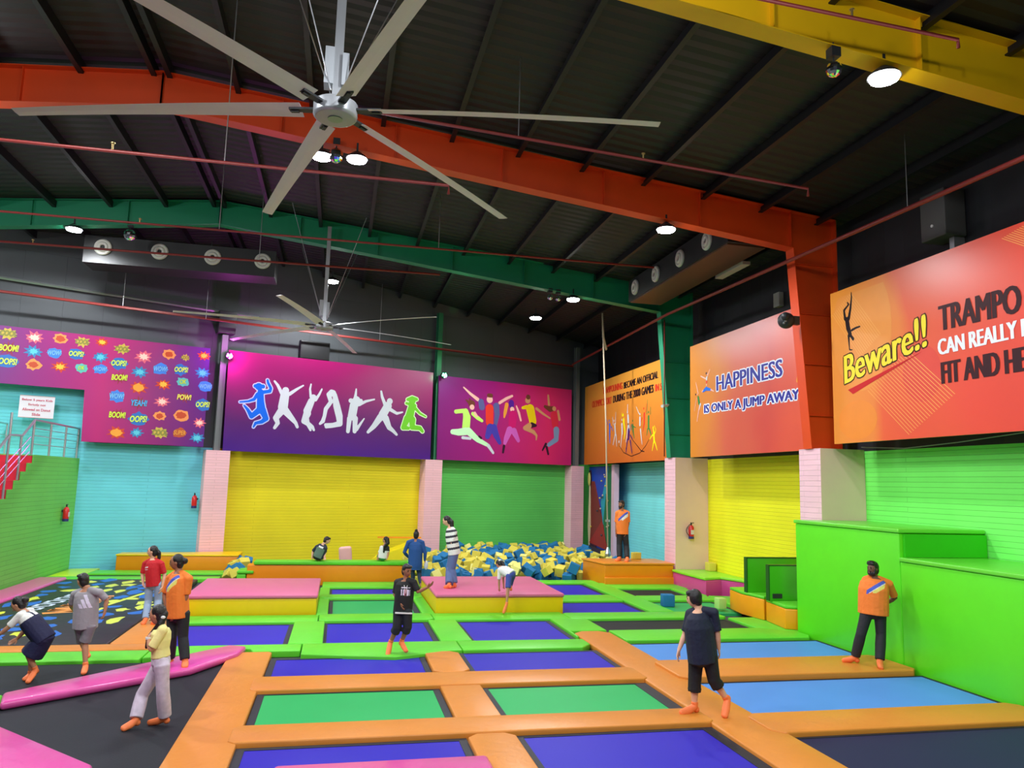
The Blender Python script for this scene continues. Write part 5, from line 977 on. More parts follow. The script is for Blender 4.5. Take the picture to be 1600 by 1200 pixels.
# ------------------------------------------------------------------ crash mats, benches, platforms
def crash(x0, x1, y0, y1, lab):
    t = thing('crash_mat', lab, 'crash mat', ((x0 + x1) / 2, (y0 + y1) / 2, -.12))
    obj('base_block', MB().box(x0, x1, y0, y1, -.12, .335), YELLOWV(), t, bevel=.02)
    obj('top_cover', MB().box(x0 - .02, x1 + .02, y0 - .02, y1 + .02, .34, .425), PINKMAT(), t, bevel=.03)
    return t
crash(-3.1, -.34, 18.0, 20.9, 'left crash mat, pink top and yellow sides, in front of the orange bench')
crash(2.34, 5.39, 18.0, 21.3, 'right crash mat, pink top and yellow sides, that the climbing girl scrambles onto')
t = thing('bench', 'long orange foam bench with lime top in front of the yellow wall', 'bench', (0, 24, -.12))
obj('bench_body', MB().box(-2.45, 2.3, 23.6, 24.08, -.12, .47), DORANGE(), t, bevel=.02)
obj('bench_top', MB().box(-2.27, 2.32, 23.55, 24.12, .475, .58), L_, t, bevel=.03)
obj('end_step', MB().box(-2.72, -2.26, 23.55, 24.36, .22, .31), L_, t, bevel=.03)
obj('end_step', MB().box(-2.72, -2.47, 23.58, 24.33, -.12, .215), L_, t, bevel=.03)
t = thing('bench', 'low orange and yellow bench along the teal wall at left', 'bench', (-4.9, 27, -.12))
mb = MB().prism([(-6.68, 26.5), (-3.07, 26.5), (-3.07, 27.75), (-3.7, 27.7), (-4.7, 27.4), (-6.68, 27.2)], -.12, .42)
obj('bench_body', mb, DORANGE(), t, bevel=.02)
obj('bench_top', MB().prism([(-6.7, 26.48), (-3.05, 26.48), (-3.05, 27.77), (-3.7, 27.7), (-4.7, 27.4), (-6.7, 27.2)], .425, .47), mat('yellow_bench_top', srgb(244, 196, 10), .35), t, bevel=.012)
t = thing('platform', 'orange foam platform in the far right corner, a man standing on it', 'platform', (9.3, 23.6, -.12))
poly = [(8.2, 22.97), (10.5, 22.97), (10.5, 24.4), (7.95, 24.4)]
obj('platform_body', MB().prism(poly, -.12, .57), DORANGE(), t, bevel=.02)
obj('platform_top', MB().prism([(8.17, 22.93), (10.52, 22.93), (10.52, 24.45), (7.91, 24.45)], .575, .63), mat('brown_orange_top', srgb(226, 140, 40), .35), t, bevel=.015)
obj('front_ledge', MB().box(8.18, 10.5, 22.86, 22.98, -.12, .2), DORANGE(), t, bevel=.02)
# tall green block on the right
G_ = BLOCKG()
t = thing('climbing_block', 'huge green foam block with a lower front step along the right wall', 'foam block', (10.7, 11, -.12))
obj('upper_block', MB().box(9.86, 11.68, 12.05, 15.25, -.12, 2.30), G_, t, bevel=.02)
obj('upper_top', MB().box(9.83, 11.69, 12.02, 15.28, 2.305, 2.38), mat('block_top_green', srgb(104, 214, 56), .3), t, bevel=.02)
obj('lower_block', MB().box(9.86, 11.68, 6.2, 12.04, -.12, 1.80), G_, t, bevel=.02)
obj('lower_top', MB().box(9.83, 11.69, 6.2, 12.03, 1.805, 1.88), mat('block_top_green', srgb(104, 214, 56), .3), t, bevel=.02)
obj('side_panel', MB().box(9.93, 11.67, 11.98, 12.035, 1.885, 2.29), mat('block_dark_green', srgb(52, 190, 18), .36), t)
# stepped seats beside it
DG = mat('seat_green', srgb(64, 176, 20), .36)
def stepbox(poly, h, back, lab):
    t = thing('step_box', lab, 'foam box', (sum(p[0] for p in poly) / len(poly), sum(p[1] for p in poly) / len(poly), -.003))
    obj('box_body', MB().prism(poly, -.003, h), mat('box_orange', srgb(246, 158, 14), .36), t, bevel=.02)
    obj('seat_top', MB().prism([(p[0], p[1]) for p in poly], h + .005, h + .07), L_, t, bevel=.02)
    x0, x1, y, z0, z1 = back
    obj('back_panel', MB().box(x0, x1, y, y + .12, z0, z1), DG, t, bevel=.015)
    mb = MB().box(x0 - .012, x0 + .014, y - .006, y + .12, z0, z1).box(x0, x1, y - .006, y + .12, z1 - .02, z1 + .008)
    obj('piping', mb, mat('piping_dark', srgb(18, 84, 20), .4), t)
    return t
stepbox([(9.74, 17.4), (9.86, 18.2), (10.5, 18.2), (10.5, 16.9), (9.84, 16.55)], .47, (9.78, 11.6, 17.2, .54, 1.37), 'farther orange step box with tall green back panel beside pink ledge')
t = stepbox([(9.72, 15.5), (9.86, 16.5), (10.52, 16.5), (10.52, 15.32), (10.05, 15.32)], .43, (9.74, 10.52, 16.15, .5, 1.3), 'nearer orange step box against the tall green block')
obj('speaker_slot', MB().box(9.82, 10.05, 16.12, 16.15, .56, .66), DARKM(), t)
tag(obj('foam_cube', MB().box(9.5, 9.72, 18.1, 18.35, -.0, .27), mat('pale_lime', srgb(176, 222, 120), .45), loc=(9.6, 18.2, 0), bevel=.02), 'pale lime foam cube at the foot of the farther step box', 'foam cube')
t = thing('ledge', 'pink foam ledge with lime top along the yellow wall', 'foam ledge', (11.2, 21.5, -.12))
LP = [(10.46, 22.1), (10.49, 20.75), (11.1, 20.95), (11.4, 20.3), (11.4, 18.3), (11.68, 18.3), (11.68, 22.93), (10.46, 22.93)]
obj('ledge_body', MB().prism(LP, -.12, .37), mat('ledge_pink', srgb(206, 72, 140), .38, bump=.15), t, bevel=.02)
obj('ledge_top', MB().prism([(x - .03 if x < 11.5 else x, y) for x, y in LP], .375, .45), mat('ledge_green', srgb(140, 220, 50), .36), t, bevel=.02)
cube_y = mat('foam_yellow', srgb(216, 200, 74), .8, bump=.25, bscale=30); cube_b = mat('foam_blue', srgb(22, 112, 166), .8, bump=.25, bscale=30)
cube_pale = mat('foam_pale', srgb(232, 226, 130), .8, bump=.25, bscale=30)
tag(obj('foam_cube', MB().box(11.42, 11.66, 22.35, 22.65, .45, .71), cube_y, loc=(11.5, 22.5, .45), bevel=.02), 'yellow foam cube on the lime topped ledge by the pillar', 'foam cube')
tag(obj('foam_cube', MB().obox((8.52, 19.0, .10), (1, -.15, 0), (.15, 1, 0), (0, 0, 1), .155, .15, .15), cube_b, loc=(8.52, 19, -.05), bevel=.02), 'single blue foam cube lying on the green trampoline', 'foam cube')
tag(obj('foam_cube', MB().obox((9.75, 24.25, .74), (1, .4, 0), (-.4, 1, 0), (0, 0, 1), .13, .12, .11), cube_y, loc=(9.75, 24.25, .63), bevel=.02), 'yellow foam cube on the orange platform behind the man', 'foam cube')
tag(obj('foam_roll', MB().obox((.35, 25.2, .38), (1, 0, .1), (0, 1, 0), (-.1, 0, 1), .2, .12, .5), mat('pale_pink_foam', srgb(226, 176, 170), .6), loc=(.35, 25.2, -.12), bevel=.08), 'pale pink foam pad standing behind the sitting boy', 'foam pad')
t = thing('slide_block', 'yellow orange foam wedge between yellow wall and second pink pillar', 'foam block', (2.6, 28.6, -.12))
obj('wedge_body', MB().add([(1.3, 28.3, -.12), (3.0, 28.3, -.12), (3.0, 29.6, -.12), (1.7, 29.6, -.12), (1.3, 28.3, .2), (3.0, 28.3, .82), (3.0, 29.6, .82), (1.7, 29.6, .35)],
     [(3, 2, 1, 0), (4, 5, 6, 7), (0, 1, 5, 4), (1, 2, 6, 5), (2, 3, 7, 6), (3, 0, 4, 7)]), mat('wedge_yellow', srgb(240, 222, 20), .4), t)
obj('rail_bar', MB().box(1.5, 3.1, 28.9, 28.98, .88, .94), mat('wedge_orange', srgb(240, 150, 20), .4), t)

# ------------------------------------------------------------------ foam pit
struct('floor_pit', MB().prism([(-3.0, 24.4), (7.9, 24.4), (10.5, 24.5), (11.6, 33.6), (-3.0, 28.5)], -.119, -.10), mat('pit_floor', srgb(40, 90, 120), .8))
rnd = random.Random(3)
cms = []
for k, (m, s_) in enumerate([(cube_y, .13), (cube_b, .13), (cube_pale, .125), (cube_b, .16), (cube_y, .15)]):
    bm = bmesh.new(); bmesh.ops.create_cube(bm, size=2 * s_)
    bmesh.ops.bevel(bm, geom=list(bm.edges), offset=.012, segments=1, affect='EDGES')
    me = bpy.data.meshes.new('foam_cube'); bm.to_mesh(me); bm.free(); me.materials.append(m); cms.append((me, s_))
spots = []
x_, y_ = 0, 0
tries = 0
def in_pit(x, y): return 2.45 < x < 10.0 and 22.6 < y < (26.4 + .36 * (x + 8.07)) and not (x > 5.3 and y < 24.1) and not (x > 7.6 and y < 24.75) and not (y < 23.0 and x > 5.2) and not (x < 5.5 and y < 21.6) and not (x < 4.3 and y > 29.4) and not (x < 3.3 and y > 27.9)
while len(spots) < 285 and tries < 60000:
    tries += 1
    x, y = rnd.uniform(2.45, 10.4), 22.6 + 10.2 * rnd.random() ** 1.15
    if in_pit(x, y) and not (x > 9.6 and y > 31.5) and all((x - a) ** 2 + (y - b) ** 2 > .29 ** 2 for a, b in spots): spots.append((x, y))
tries = 0
n1 = len(spots)
while len(spots) < 297 and tries < 5000:
    tries += 1
    x, y = rnd.uniform(-3.1, -2.75), rnd.uniform(23.8, 27.2)
    if all((x - a) ** 2 + (y - b) ** 2 > .27 ** 2 for a, b in spots): spots.append((x, y))
GN = {0: 'yellow', 1: 'blue', 2: 'pale yellow', 3: 'big blue', 4: 'big yellow'}
for i, (x, y) in enumerate(spots):
    k = rnd.choice([0, 0, 1, 1, 2, 3, 4])
    me, s_ = cms[k]
    o = bpy.data.objects.new('foam_cube', me); COL.objects.link(o)
    hz = .05 + .12 * min(1, max(0, (y - 24) / 5))
    o.location = (x, y, s_ + rnd.uniform(-.02, .14) + (hz if i < n1 else 0))
    o.rotation_euler = (rnd.uniform(-.6, .6), rnd.uniform(-.6, .6), rnd.uniform(0, 3.14))
    place = 'in the foam pit behind the right crash mat' if i < n1 else 'at the left end of the long orange bench'
    tag(o, '%s foam cube %s' % (GN[k], place), 'foam cube', '%s foam cubes %s' % (GN[k], place))
# the deeper layer of the pit
mb = MB(); 
bm_m = [cube_y, cube_b]
for i in range(420):
    x, y = rnd.uniform(2.4, 10.2), rnd.uniform(22.6, 33)
    if not in_pit(x, y): continue
    a = rnd.uniform(0, 3.14); s_ = .15
    ax = Vector((math.cos(a), math.sin(a), rnd.uniform(-.4, .4))).normalized(); ay = Vector((-math.sin(a), math.cos(a), 0)); az = ax.cross(ay)
    mb.obox((x, y, .02), ax, ay, az, s_, s_, s_, rnd.randint(0, 1))
tag(obj('foam_filling', mb, bm_m, loc=(6, 27, -.1)), 'deeper layer of blue and yellow foam cubes filling the pit', 'foam cubes', kind='stuff')

# ------------------------------------------------------------------ climbing wall, rope
t = thing('climbing_wall', 'painted climbing wall of red, blue and green triangles in the far corner', 'climbing wall', (11.1, 32, -.12))
cx = 11.1
def cpoly(pts, m, d, nm='wall_panel'): obj(nm, MB().extrude([(cx - d, y, z) for y, z in pts], (.05, 0, 0)), m, t)
c_ = lambda n, rgb: mat('climb_' + n, srgb(*rgb), .5)
cpoly([(33.3, -.12), (30.1, -.12), (30.1, 3.85), (33.3, 3.85)], c_('blue', (8, 72, 190)), 0)
cpoly([(33.3, -.12), (33.3, 3.7), (33.0, 3.7), (32.3, .7), (32.0, -.12)], c_('plum', (70, 36, 66)), .02)
cpoly([(33.0, .6), (32.85, 3.2), (32.5, 3.2), (30.6, .4)], c_('maroon', (124, 44, 36)), .05)
cpoly([(33.0, .5), (31.4, 1.5), (30.6, .35)], c_('red', (164, 40, 36)), .07)
cpoly([(33.1, .4), (30.5, .25), (30.5, -.12), (33.1, -.12)], c_('charcoal', (48, 48, 58)), .08)
cpoly([(31.6, 2.3), (30.7, 3.8), (30.7, 1.2), (31.3, 1.4)], c_('cyan', (20, 160, 190)), .03)
cpoly([(31.2, 1.5), (30.6, 3.85), (30.1, 3.85), (30.1, -.1), (30.6, -.1)], c_('green', (8, 110, 70)), .05)
cpoly([(33.15, 1.2), (33.0, 3.2), (32.85, 1.2), (33.0, .3)], c_('cream', (214, 206, 160)), .09, 'printed_spire')
obj('printed_leaf', MB().ball((cx - .1, 33.0, 3.3), (.03, .18, .3), 12), c_('leaf', (206, 206, 110)), t)
rnd = random.Random(8)
for i in range(16):
    y, z = rnd.uniform(30.4, 32.7), rnd.uniform(.6, 3.5)
    obj('hold', MB().ball((cx - .1, y, z), (.04, .05, .04), 8), mat('hold_%d' % (i % 3), [srgb(214, 190, 60), srgb(60, 60, 70), srgb(200, 170, 150)][i % 3], .5), t)
obj('top_edge', MB().box(cx - .06, cx + .1, 30.05, 33.35, 3.85, 3.92), LIME(), t)
obj('side_post', MB().box(cx - .12, cx + .1, 29.75, 30.05, -.12, 3.9), mat('side_post_pink', srgb(220, 180, 200), .5), t)
t = thing('climbing_rope', 'long white rope hanging in front of the climbing wall', 'rope', (9.75, 27.0, .45))
rp = mat('rope_cream', srgb(206, 190, 160), .7)
obj('rope_run', MB().tube([(9.43, 27, 9.7), (9.62, 27, 5.5), (9.75, 27, .75)], .03, 8), rp, t, smooth=True)
obj('rope_loop', MB().tube([(9.43, 27, 9.68), (9.50, 27, 8.6), (9.62, 27, 8.15), (9.60, 27, 8.1), (9.47, 27, 8.6), (9.44, 27, 9.6)], .03, 8), rp, t, smooth=True)
obj('steel_end', MB().tube([(9.75, 27, .78), (9.75, 27, .55), (9.75, 27, .45)], [.04, .11, .09], 14).tube([(9.73, 27, 1.7), (9.73, 27, 1.78)], .09, 10), STEEL(), t)
# ------------------------------------------------------------------ people
def remesh(name, mb, mats, base, voxel, parent, smooth_it=4, fac=.5, pick=None, axes=None):
    """fuse overlapping closed tubes into one continuous surface"""
    me = newmesh('tmp', mb, [], base)
    ob = bpy.data.objects.new('tmp', me); COL.objects.link(ob)
    m = ob.modifiers.new('r', 'REMESH'); m.mode = 'VOXEL'; m.voxel_size = voxel; m.use_smooth_shade = True
    if smooth_it:
        sm = ob.modifiers.new('s', 'SMOOTH'); sm.factor = fac; sm.iterations = smooth_it
    res = bpy.data.meshes.new_from_object(ob.evaluated_get(bpy.context.evaluated_depsgraph_get()))
    bpy.data.objects.remove(ob); bpy.data.meshes.remove(me)
    res.name = name
    res.materials.clear()
    for q in (mats if isinstance(mats, (list, tuple)) else [mats]): res.materials.append(q)
    if pick:
        for p in res.polygons: p.material_index = pick(p.center)
    else:
        res.polygons.foreach_set('material_index', [0] * len(res.polygons))
    res.polygons.foreach_set('use_smooth', [True] * len(res.polygons))
    o = bpy.data.objects.new(name, res); COL.objects.link(o)
    if parent is not None: o.parent = parent
    return o
CAMF = Vector((math.sin(YAW), math.cos(YAW), 0)); CAMR = Vector((math.cos(YAW), -math.sin(YAW), 0))
def facing(deg):
    """0 looks at the camera, 90 to the photo's left, 180 away, 270 to the photo's right"""
    a = R(deg); return (-CAMF * math.cos(a) - CAMR * math.sin(a)).normalized()
lerp = lambda a, b, t: a + (b - a) * t
SKIN = {k: mat('skin_' + k, srgb(*v), .5, vary=.05, vscale=10) for k, v in dict(fair=(226, 172, 142), mid=(196, 138, 106), brown=(160, 106, 78), dark=(116, 74, 56)).items()}
HAIRM = mat('black_hair', srgb(26, 20, 22), .38, bump=.4, bscale=60)
SOCK = mat('orange_sock', srgb(255, 128, 70), .6)
EYEW = mat('eye_dark', srgb(22, 16, 14), .25)
LIP = mat('lips', srgb(150, 72, 66), .5)
def cloth(n, rgb): return mat('cloth_' + n, srgb(*rgb), .75, bump=.6, bscale=9, vary=.12, vscale=5)

def person(key, label, H, face, head_face=None, head_pitch=0, skin='mid', fat=1.0, hair='short', top=None, bottom=None, sock=True, extra=None, voxel=.0075, headk=1.0, top_pick=None, bottom_pick=None):
    d = DATA['people'][key]; O = Vector(d['o']); J = {k: Vector(v) + O for k, v in d['J'].items()}
    s = H / 1.7
    root = thing('person', label, 'person', tuple(O))
    P, N = J['pel'], J['neck']; Hd = J['head']
    up = (N - P).normalized()
    f0 = facing(face); left = up.cross(f0).normalized() if False else f0.cross(up).normalized() * -1
    left = Vector((0, 0, 1)).cross(f0).normalized()            # the person's own left
    left = (left - up * left.dot(up)).normalized()
    fwd = left.cross(up).normalized()
    hf = facing(face if head_face is None else head_face)
    hl = Vector((0, 0, 1)).cross(hf).normalized()
    hu = Vector((0, 0, 1))
    if head_pitch:
        q = Matrix.Rotation(R(head_pitch), 3, hl); hf = q @ hf; hu = q @ hu
    HA = (hf, hl, hu)
    L = (N - P).length
    rings = [(-.14, .10 * fat, .085 * fat), (0, .168 * fat, .118 * fat), (.16, .16 * fat, .11 * fat), (.38, .14 * fat, .10 * fat), (.62, .158 * fat, .118 * fat), (.82, .172 * fat ** .6, .108 * fat ** .6), (.93, .125, .078), (1.0, .062, .058), (1.1, .052, .052)]
    def torso(mb, k=1.0, add=0.0, t0=-.2, t1=2.0, loose=0.0):
        pts, rad, sd = [], [], []
        for t, a, b in rings:
            if t < t0 or t > t1: continue
            if loose and t < .7: a, b = max(a, .178 * fat * loose), max(b, .134 * fat * loose)
            bend = fwd * (.012 * s * math.sin(math.pi * max(0, min(1, t))))
            pts.append(P + (N - P) * t + bend); rad.append(((a * k) * s + add, (b * k) * s + add)); sd.append(left)
        mb.tube(pts, rad, 18, side=sd)
        return mb
    def arm(mb, S, k=1.0, add=0.0, upto=2.0, r0=1.0):
        a, e, wv = J['sh' + S], J['el' + S], J['wr' + S]
        pts = [lerp(N, a, .35) - Vector((0, 0, .015 * s)), a, lerp(a, e, .5)]; rad = [.062, .058, .047]
        if upto > .5: pts.append(lerp(a, e, min(1, upto))); rad.append(lerp(.047, .041, min(1, upto)))
        if upto > 1:
            pts += [lerp(e, wv, .35), wv]; rad += [.040, .027]
        mb.limb(pts, [r * s * k + add for r in rad], 12)
        return mb
    def leg(mb, S, k=1.0, add=0.0, upto=2.0, flare=0.0):
        h, kn, an = J['hi' + S], J['kn' + S], J['an' + S]
        pts = [lerp(P, h, .6) + Vector((0, 0, .03 * s)), h, lerp(h, kn, .5)]; rad = [.085, .088, .074]
        if upto <= 1: pts.append(lerp(h, kn, upto)); rad.append(lerp(.074, .058, (upto - .5) * 2) + flare)
        else:
            pts += [kn, lerp(kn, an, .35)]; rad += [.057 + flare * .4, .055 + flare * .6]
            pts.append(lerp(kn, an, min(1, upto - 1))); rad.append(lerp(.055, .036, min(1, upto - 1)) + flare)
        mb.limb(pts, [r * s * k + add for r in rad], 14) if upto >= 2 and not flare else mb.tube(pts, [r * s * k + add for r in rad], 16)
        return mb
    # body: torso, neck, head, limbs and fingers fused into one surface
    mb = MB(); torso(mb, t0=-.08)
    hk = headk * s ** .5
    def hd(dv, p):
        f, l, u = dv; x, y, z = p
        if u < 0: y *= 1 + .28 * u; x *= 1 + .06 * u
        x += .020 * math.exp(-((l / .16) ** 2 + ((u + .12) / .17) ** 2)) if f > 0 else 0          # nose
        x += .006 * math.exp(-((l / .3) ** 2 + ((u + .48) / .1) ** 2)) if f > 0 else 0            # lips
        x += .007 * math.exp(-((l / .25) ** 2 + ((u + .85) / .18) ** 2)) if f > 0 else 0          # chin
        x -= .010 * (math.exp(-(((abs(l) - .36) / .16) ** 2 + ((u - .06) / .12) ** 2))) if f > 0 else 0   # eye sockets
        return (x, y, z)
    mb.ball(Hd, (.096 * hk, .076 * hk, .118 * hk), 28, ax=HA, fn=hd)
    for sg in (-1, 1): mb.ball(Hd + hl * sg * .076 * hk - hu * .005 - hf * .008, (.02 * hk, .010 * hk, .03 * hk), 8, ax=HA)
    mb.limb([N - up * .04 * s, lerp(N, Hd, .6) - hf * .012], [.056 * s, .05 * s], 12)
    for S in 'LR':
        arm(mb, S); leg(mb, S)
        an, to = J['an' + S], J['toe' + S]
        fd = (to - an); fl = fd - Vector((0, 0, fd.z)) if abs(fd.z) < fd.length * .8 else fd
        heel = an - fd.normalized() * .03 * s - Vector((0, 0, .045 * s)) * (1 if abs(fd.normalized().z) < .75 else 0)
        mb.limb([an, lerp(an, to, .45) - Vector((0, 0, .012)) * s, to], [(.036 * s, .036 * s), (.043 * s, .03 * s), (.036 * s, .02 * s)], 12)
        mb.ball(heel, .032 * s, 10)
        # hand: palm, four fingers of their own length and a thumb from the side
        wv, ha, el = J['wr' + S], J['ha' + S], J['el' + S]
        hdv = (ha - wv); hdv = hdv.normalized() if hdv.length > .01 else (wv - el).normalized()
        inn = (P + N) / 2 - wv; inn = inn - hdv * inn.dot(hdv); inn = inn.normalized() if inn.length > .02 else fwd
        wid = hdv.cross(inn).normalized()
        if wid.dot(fwd) < 0: wid = -wid
        hs = s * (.95 if H < 1.4 else 1)
        mb.limb([wv, wv + hdv * .045 * hs, wv + hdv * .085 * hs], [(.026 * hs, .019 * hs), (.038 * hs, .017 * hs), (.04 * hs, .014 * hs)], 12, side=wid)
        for k in range(4):
            b = wv + hdv * (.088 + (.004, .006, .004, -.004)[k]) * hs + wid * (.030 - .020 * k) * hs
            ln = (.068, .076, .07, .055)[k] * hs
            p1 = b + hdv * ln * .5 + inn * .006 * hs; p2 = b + hdv * ln * .92 + inn * .026 * hs
            mb.limb([b, p1, p2], [.0095 * hs, .0088 * hs, .0075 * hs], 8)
        b = wv + hdv * .03 * hs + wid * .034 * hs
        mb.limb([b, b + hdv * .028 * hs + wid * .024 * hs, b + hdv * .062 * hs + wid * .03 * hs + inn * .012 * hs], [.0125 * hs, .011 * hs, .009 * hs], 8)
    body = remesh('body', mb, SKIN[skin], O, voxel, root, 3, .4)
    # face
    for sg in (-1, 1):
        c = Hd + hf * .083 * hk + hl * sg * .031 * hk + hu * .010 * hk
        obj('eye', MB().ball(c, (.008, .013, .0075), 8, ax=HA), EYEW, root, smooth=True)
        obj('eyebrow', MB().obox(Hd + hf * .086 * hk + hl * sg * .030 * hk + hu * .034 * hk, hl, hf, hu, .015, .006, .004), HAIRM, root)
    obj('mouth', MB().ball(Hd + hf * .098 * hk - hu * .055 * hk, (.005, .024, .007), 8, ax=HA), LIP, root)
    # hair
    mb = MB()
    c = Hd - hf * .024 * hk + hu * .030 * hk
    mb.ball(c, (.096 * hk, .085 * hk, .104 * hk), 22, ax=HA)
    mb.ball(Hd - hf * .052 * hk - hu * .02 * hk, (.062 * hk, .078 * hk, .092 * hk), 18, ax=HA)
    if hair in ('short', 'bob', 'swept'): mb.ball(Hd + hf * .045 * hk + hu * .088 * hk, (.055 * hk, .075 * hk, .034 * hk), 14, ax=HA)
    if hair == 'swept':
        mb.ball(Hd + hf * .03 * hk + hu * .112 * hk, (.07 * hk, .07 * hk, .032 * hk), 14, ax=HA)
    if hair == 'bob':
        for sg in (-1, 1): mb.ball(Hd + hl * sg * .062 * hk - hf * .01 + hu * .01 * hk, (.062 * hk, .03 * hk, .085 * hk), 14, ax=HA)
        mb.ball(Hd + hf * .05 * hk + hu * .07 * hk, (.05 * hk, .075 * hk, .04 * hk), 12, ax=HA)
    bk = Hd - hf * .09 * hk
    if hair == 'pony': mb.limb([bk + hu * .03, bk - hf * .05 - hu * .02, bk - hf * .055 - hu * .13, bk - hf * .03 - hu * .26], [.035, .04, .035, .014], 12)
    if hair == 'longpony': mb.limb([bk + hu * .02, bk - hf * .05 - Vector((0, 0, .06)), bk - hf * .06 - Vector((0, 0, .25)), bk - hf * .03 - Vector((0, 0, .48)), bk - hf * .01 - Vector((0, 0, .6))], [.04, .055, .055, .045, .018], 12)
    if hair == 'bun': mb.ball(bk - hf * .035 + hu * .01, .052, 14)
    if hair == 'topbun': mb.ball(Hd - hf * .05 + hu * .135, .045, 14)
    if hair == 'sides':                                       # long hair over the near shoulder
        mb.limb([Hd + hl * .07 * hk, Hd + hl * .085 * hk - hu * .11, N + hl * .09 * s + hf * .07 * s - Vector((0, 0, .05)), N + hl * .08 * s + hf * .10 * s - Vector((0, 0, .17))], [.04, .042, .034, .014], 12)
        mb.limb([Hd - hl * .06 * hk, Hd - hl * .075 * hk - hu * .1, N - hl * .08 * s - Vector((0, 0, .04))], [.04, .04, .03], 12)
    if hair == 'back': mb.limb([Hd - hf * .07 + hu * .04, Hd - hf * .085 - hu * .08, N - fwd * .10 * s - up * .04, N - fwd * .125 * s - up * .20], [(.07, .05), (.085, .05), (.09, .04), (.05, .02)], 14, side=hl)
    if hair == 'braidleft':
        mb.limb([bk + hu * .0, Hd + hl * .05 - hf * .06 - hu * .11, N + hl * .05 * s + fwd * .05 - Vector((0, 0, .04)), N + hl * .06 * s + fwd * .12 - Vector((0, 0, .13)), N + hl * .06 * s + fwd * .14 - Vector((0, 0, .24))], [.05, .045, .04, .034, .02], 12)
    remesh('hair', mb, HAIRM, O, .008, root, 3, .5)
    if hair == 'beard' or (extra and 'beard' in extra):
        mb = MB()
        mb.ball(Hd + hf * .030 * hk - hu * .078 * hk, (.066 * hk, .064 * hk, .046 * hk), 18, ax=HA)
        for sg in (-1, 1): mb.limb([Hd + hl * sg * .062 * hk + hf * .02 + hu * .0, Hd + hl * sg * .056 * hk + hf * .03 - hu * .07 * hk], [.022, .026], 10)
        mb.ball(Hd + hf * .088 * hk - hu * .040 * hk, (.014, .034, .011), 10, ax=HA)
        remesh('beard', mb, HAIRM, O, .007, root, 2, .5)
    # clothes
    if top:
        name, m, kind = top
        mb = MB()
        hem = -.10 if kind != 'crop' else .12
        torso(mb, 1.06, .014 * s, hem - .06, .99, 0 if kind == 'crop' else 1.0)
        if kind in ('tunic',):
            mb.tube([P + up * .10, P - up * .06, P - Vector((0, 0, .17 * s))], [(.19 * s, .14 * s), (.205 * s, .155 * s), (.22 * s, .165 * s)], 18, side=left)
        sl = dict(tunic=1.9, sleeveless=0).get(kind, .85)
        for S in 'LR':
            if sl > 1: 
                arm(mb, S, 1.12, .010 * s, sl)
            elif sl:
                a, e = J['sh' + S], J['el' + S]
                mb.limb([lerp(N, a, .3) - Vector((0, 0, .01 * s)), a], [.066 * s, .07 * s], 12)
                mb.tube([lerp(N, a, .7) - Vector((0, 0, .01 * s)), a, lerp(a, e, .45), lerp(a, e, sl)], [.068 * s, .07 * s, .064 * s, .066 * s], 14)
        mats = m if isinstance(m, list) else [m]
        pk = None
        if top_pick:
            def pk(c):
                v = c + O - P
                return top_pick(v.dot(left) / s, v.dot(fwd) / s, v.dot(up) / L, c + O, J, s)
        remesh(name, mb, mats, O, voxel * 1.25, root, 4, .5, pk)
    if bottom:
        name, m, kind = bottom
        mb = MB(); torso(mb, 1.03, .008 * s, -.2, .18)
        mb.ball(P - up * .03 * s, (.16 * s * fat, .12 * s * fat, .13 * s), 16, ax=(left, fwd, up))
        up_to, fl, k, ad = dict(trousers=(1.93, .022, 1.05, .012 * s), wide=(1.92, .04, 1.08, .014 * s), slim=(1.95, .0, 1.03, .008 * s), shorts=(1.0, .02, 1.08, .018 * s), long_shorts=(1.22, .024, 1.08, .02 * s), skirt=(.9, .03, 1.1, .02 * s))[kind]
        for S in 'LR': leg(mb, S, k, ad, up_to, fl * s)
        if kind == 'skirt':
            K = (J['knL'] + J['knR']) / 2; H2 = (J['hiL'] + J['hiR']) / 2
            mb.tube([P + up * .12, P - up * .02, lerp(H2, K, .45), lerp(H2, K, .86)], [(.175 * s, .14 * s), (.205 * s, .17 * s), (.21 * s, .18 * s), (.225 * s, .19 * s)], 18, side=left)
        mats = m if isinstance(m, list) else [m]
        pk = None
        if bottom_pick:
            def pk(c):
                v = c + O - P
                return bottom_pick(v.dot(left) / s, v.dot(fwd) / s, v.z / s, c + O, J, s)
        remesh(name, mb, mats, O, voxel * 1.25, root, 4, .5, pk)
    if sock:
        for S in 'LR':
            an, to = J['an' + S], J['toe' + S]; fd = to - an
            mb = MB()
            kn = J['kn' + S]
            mb.limb([an + (kn - an).normalized() * .05 * s, an, lerp(an, to, .45) - Vector((0, 0, .012)) * s, to], [.05 * s, .05 * s, (.057 * s, .045 * s), (.05 * s, .035 * s)], 12)
            mb.ball(an - fd.normalized() * .03 * s - Vector((0, 0, .045 * s)) * (1 if abs(fd.normalized().z) < .75 else 0), .046 * s, 12)
            remesh('grip_sock', mb, SOCK, O, .008, root, 3, .5)
    return root, J, (left, fwd, up), HA, s
oj = cloth('staff_orange', (246, 128, 44)); sb = cloth('staff_blue', (70, 90, 190)); sy = cloth('staff_yellow', (236, 222, 110)); sw = cloth('off_white', (232, 230, 226))
def staff(l, f, u, c, J, s):
    """diagonal print on the wearer's left breast"""
    if f < .02: return 0
    if .46 < u < .99 and -.07 < l < .19:
        w_ = (u - .72) * .62 - (l - .07) * .95
        if -.035 < w_ < .045: return 1
        if w_ <= -.05 and w_ > -.13 and .52 < u < .86 and l > .03: return 2
        if -.05 <= w_ <= -.035 and u > .5: return 3
    return 0
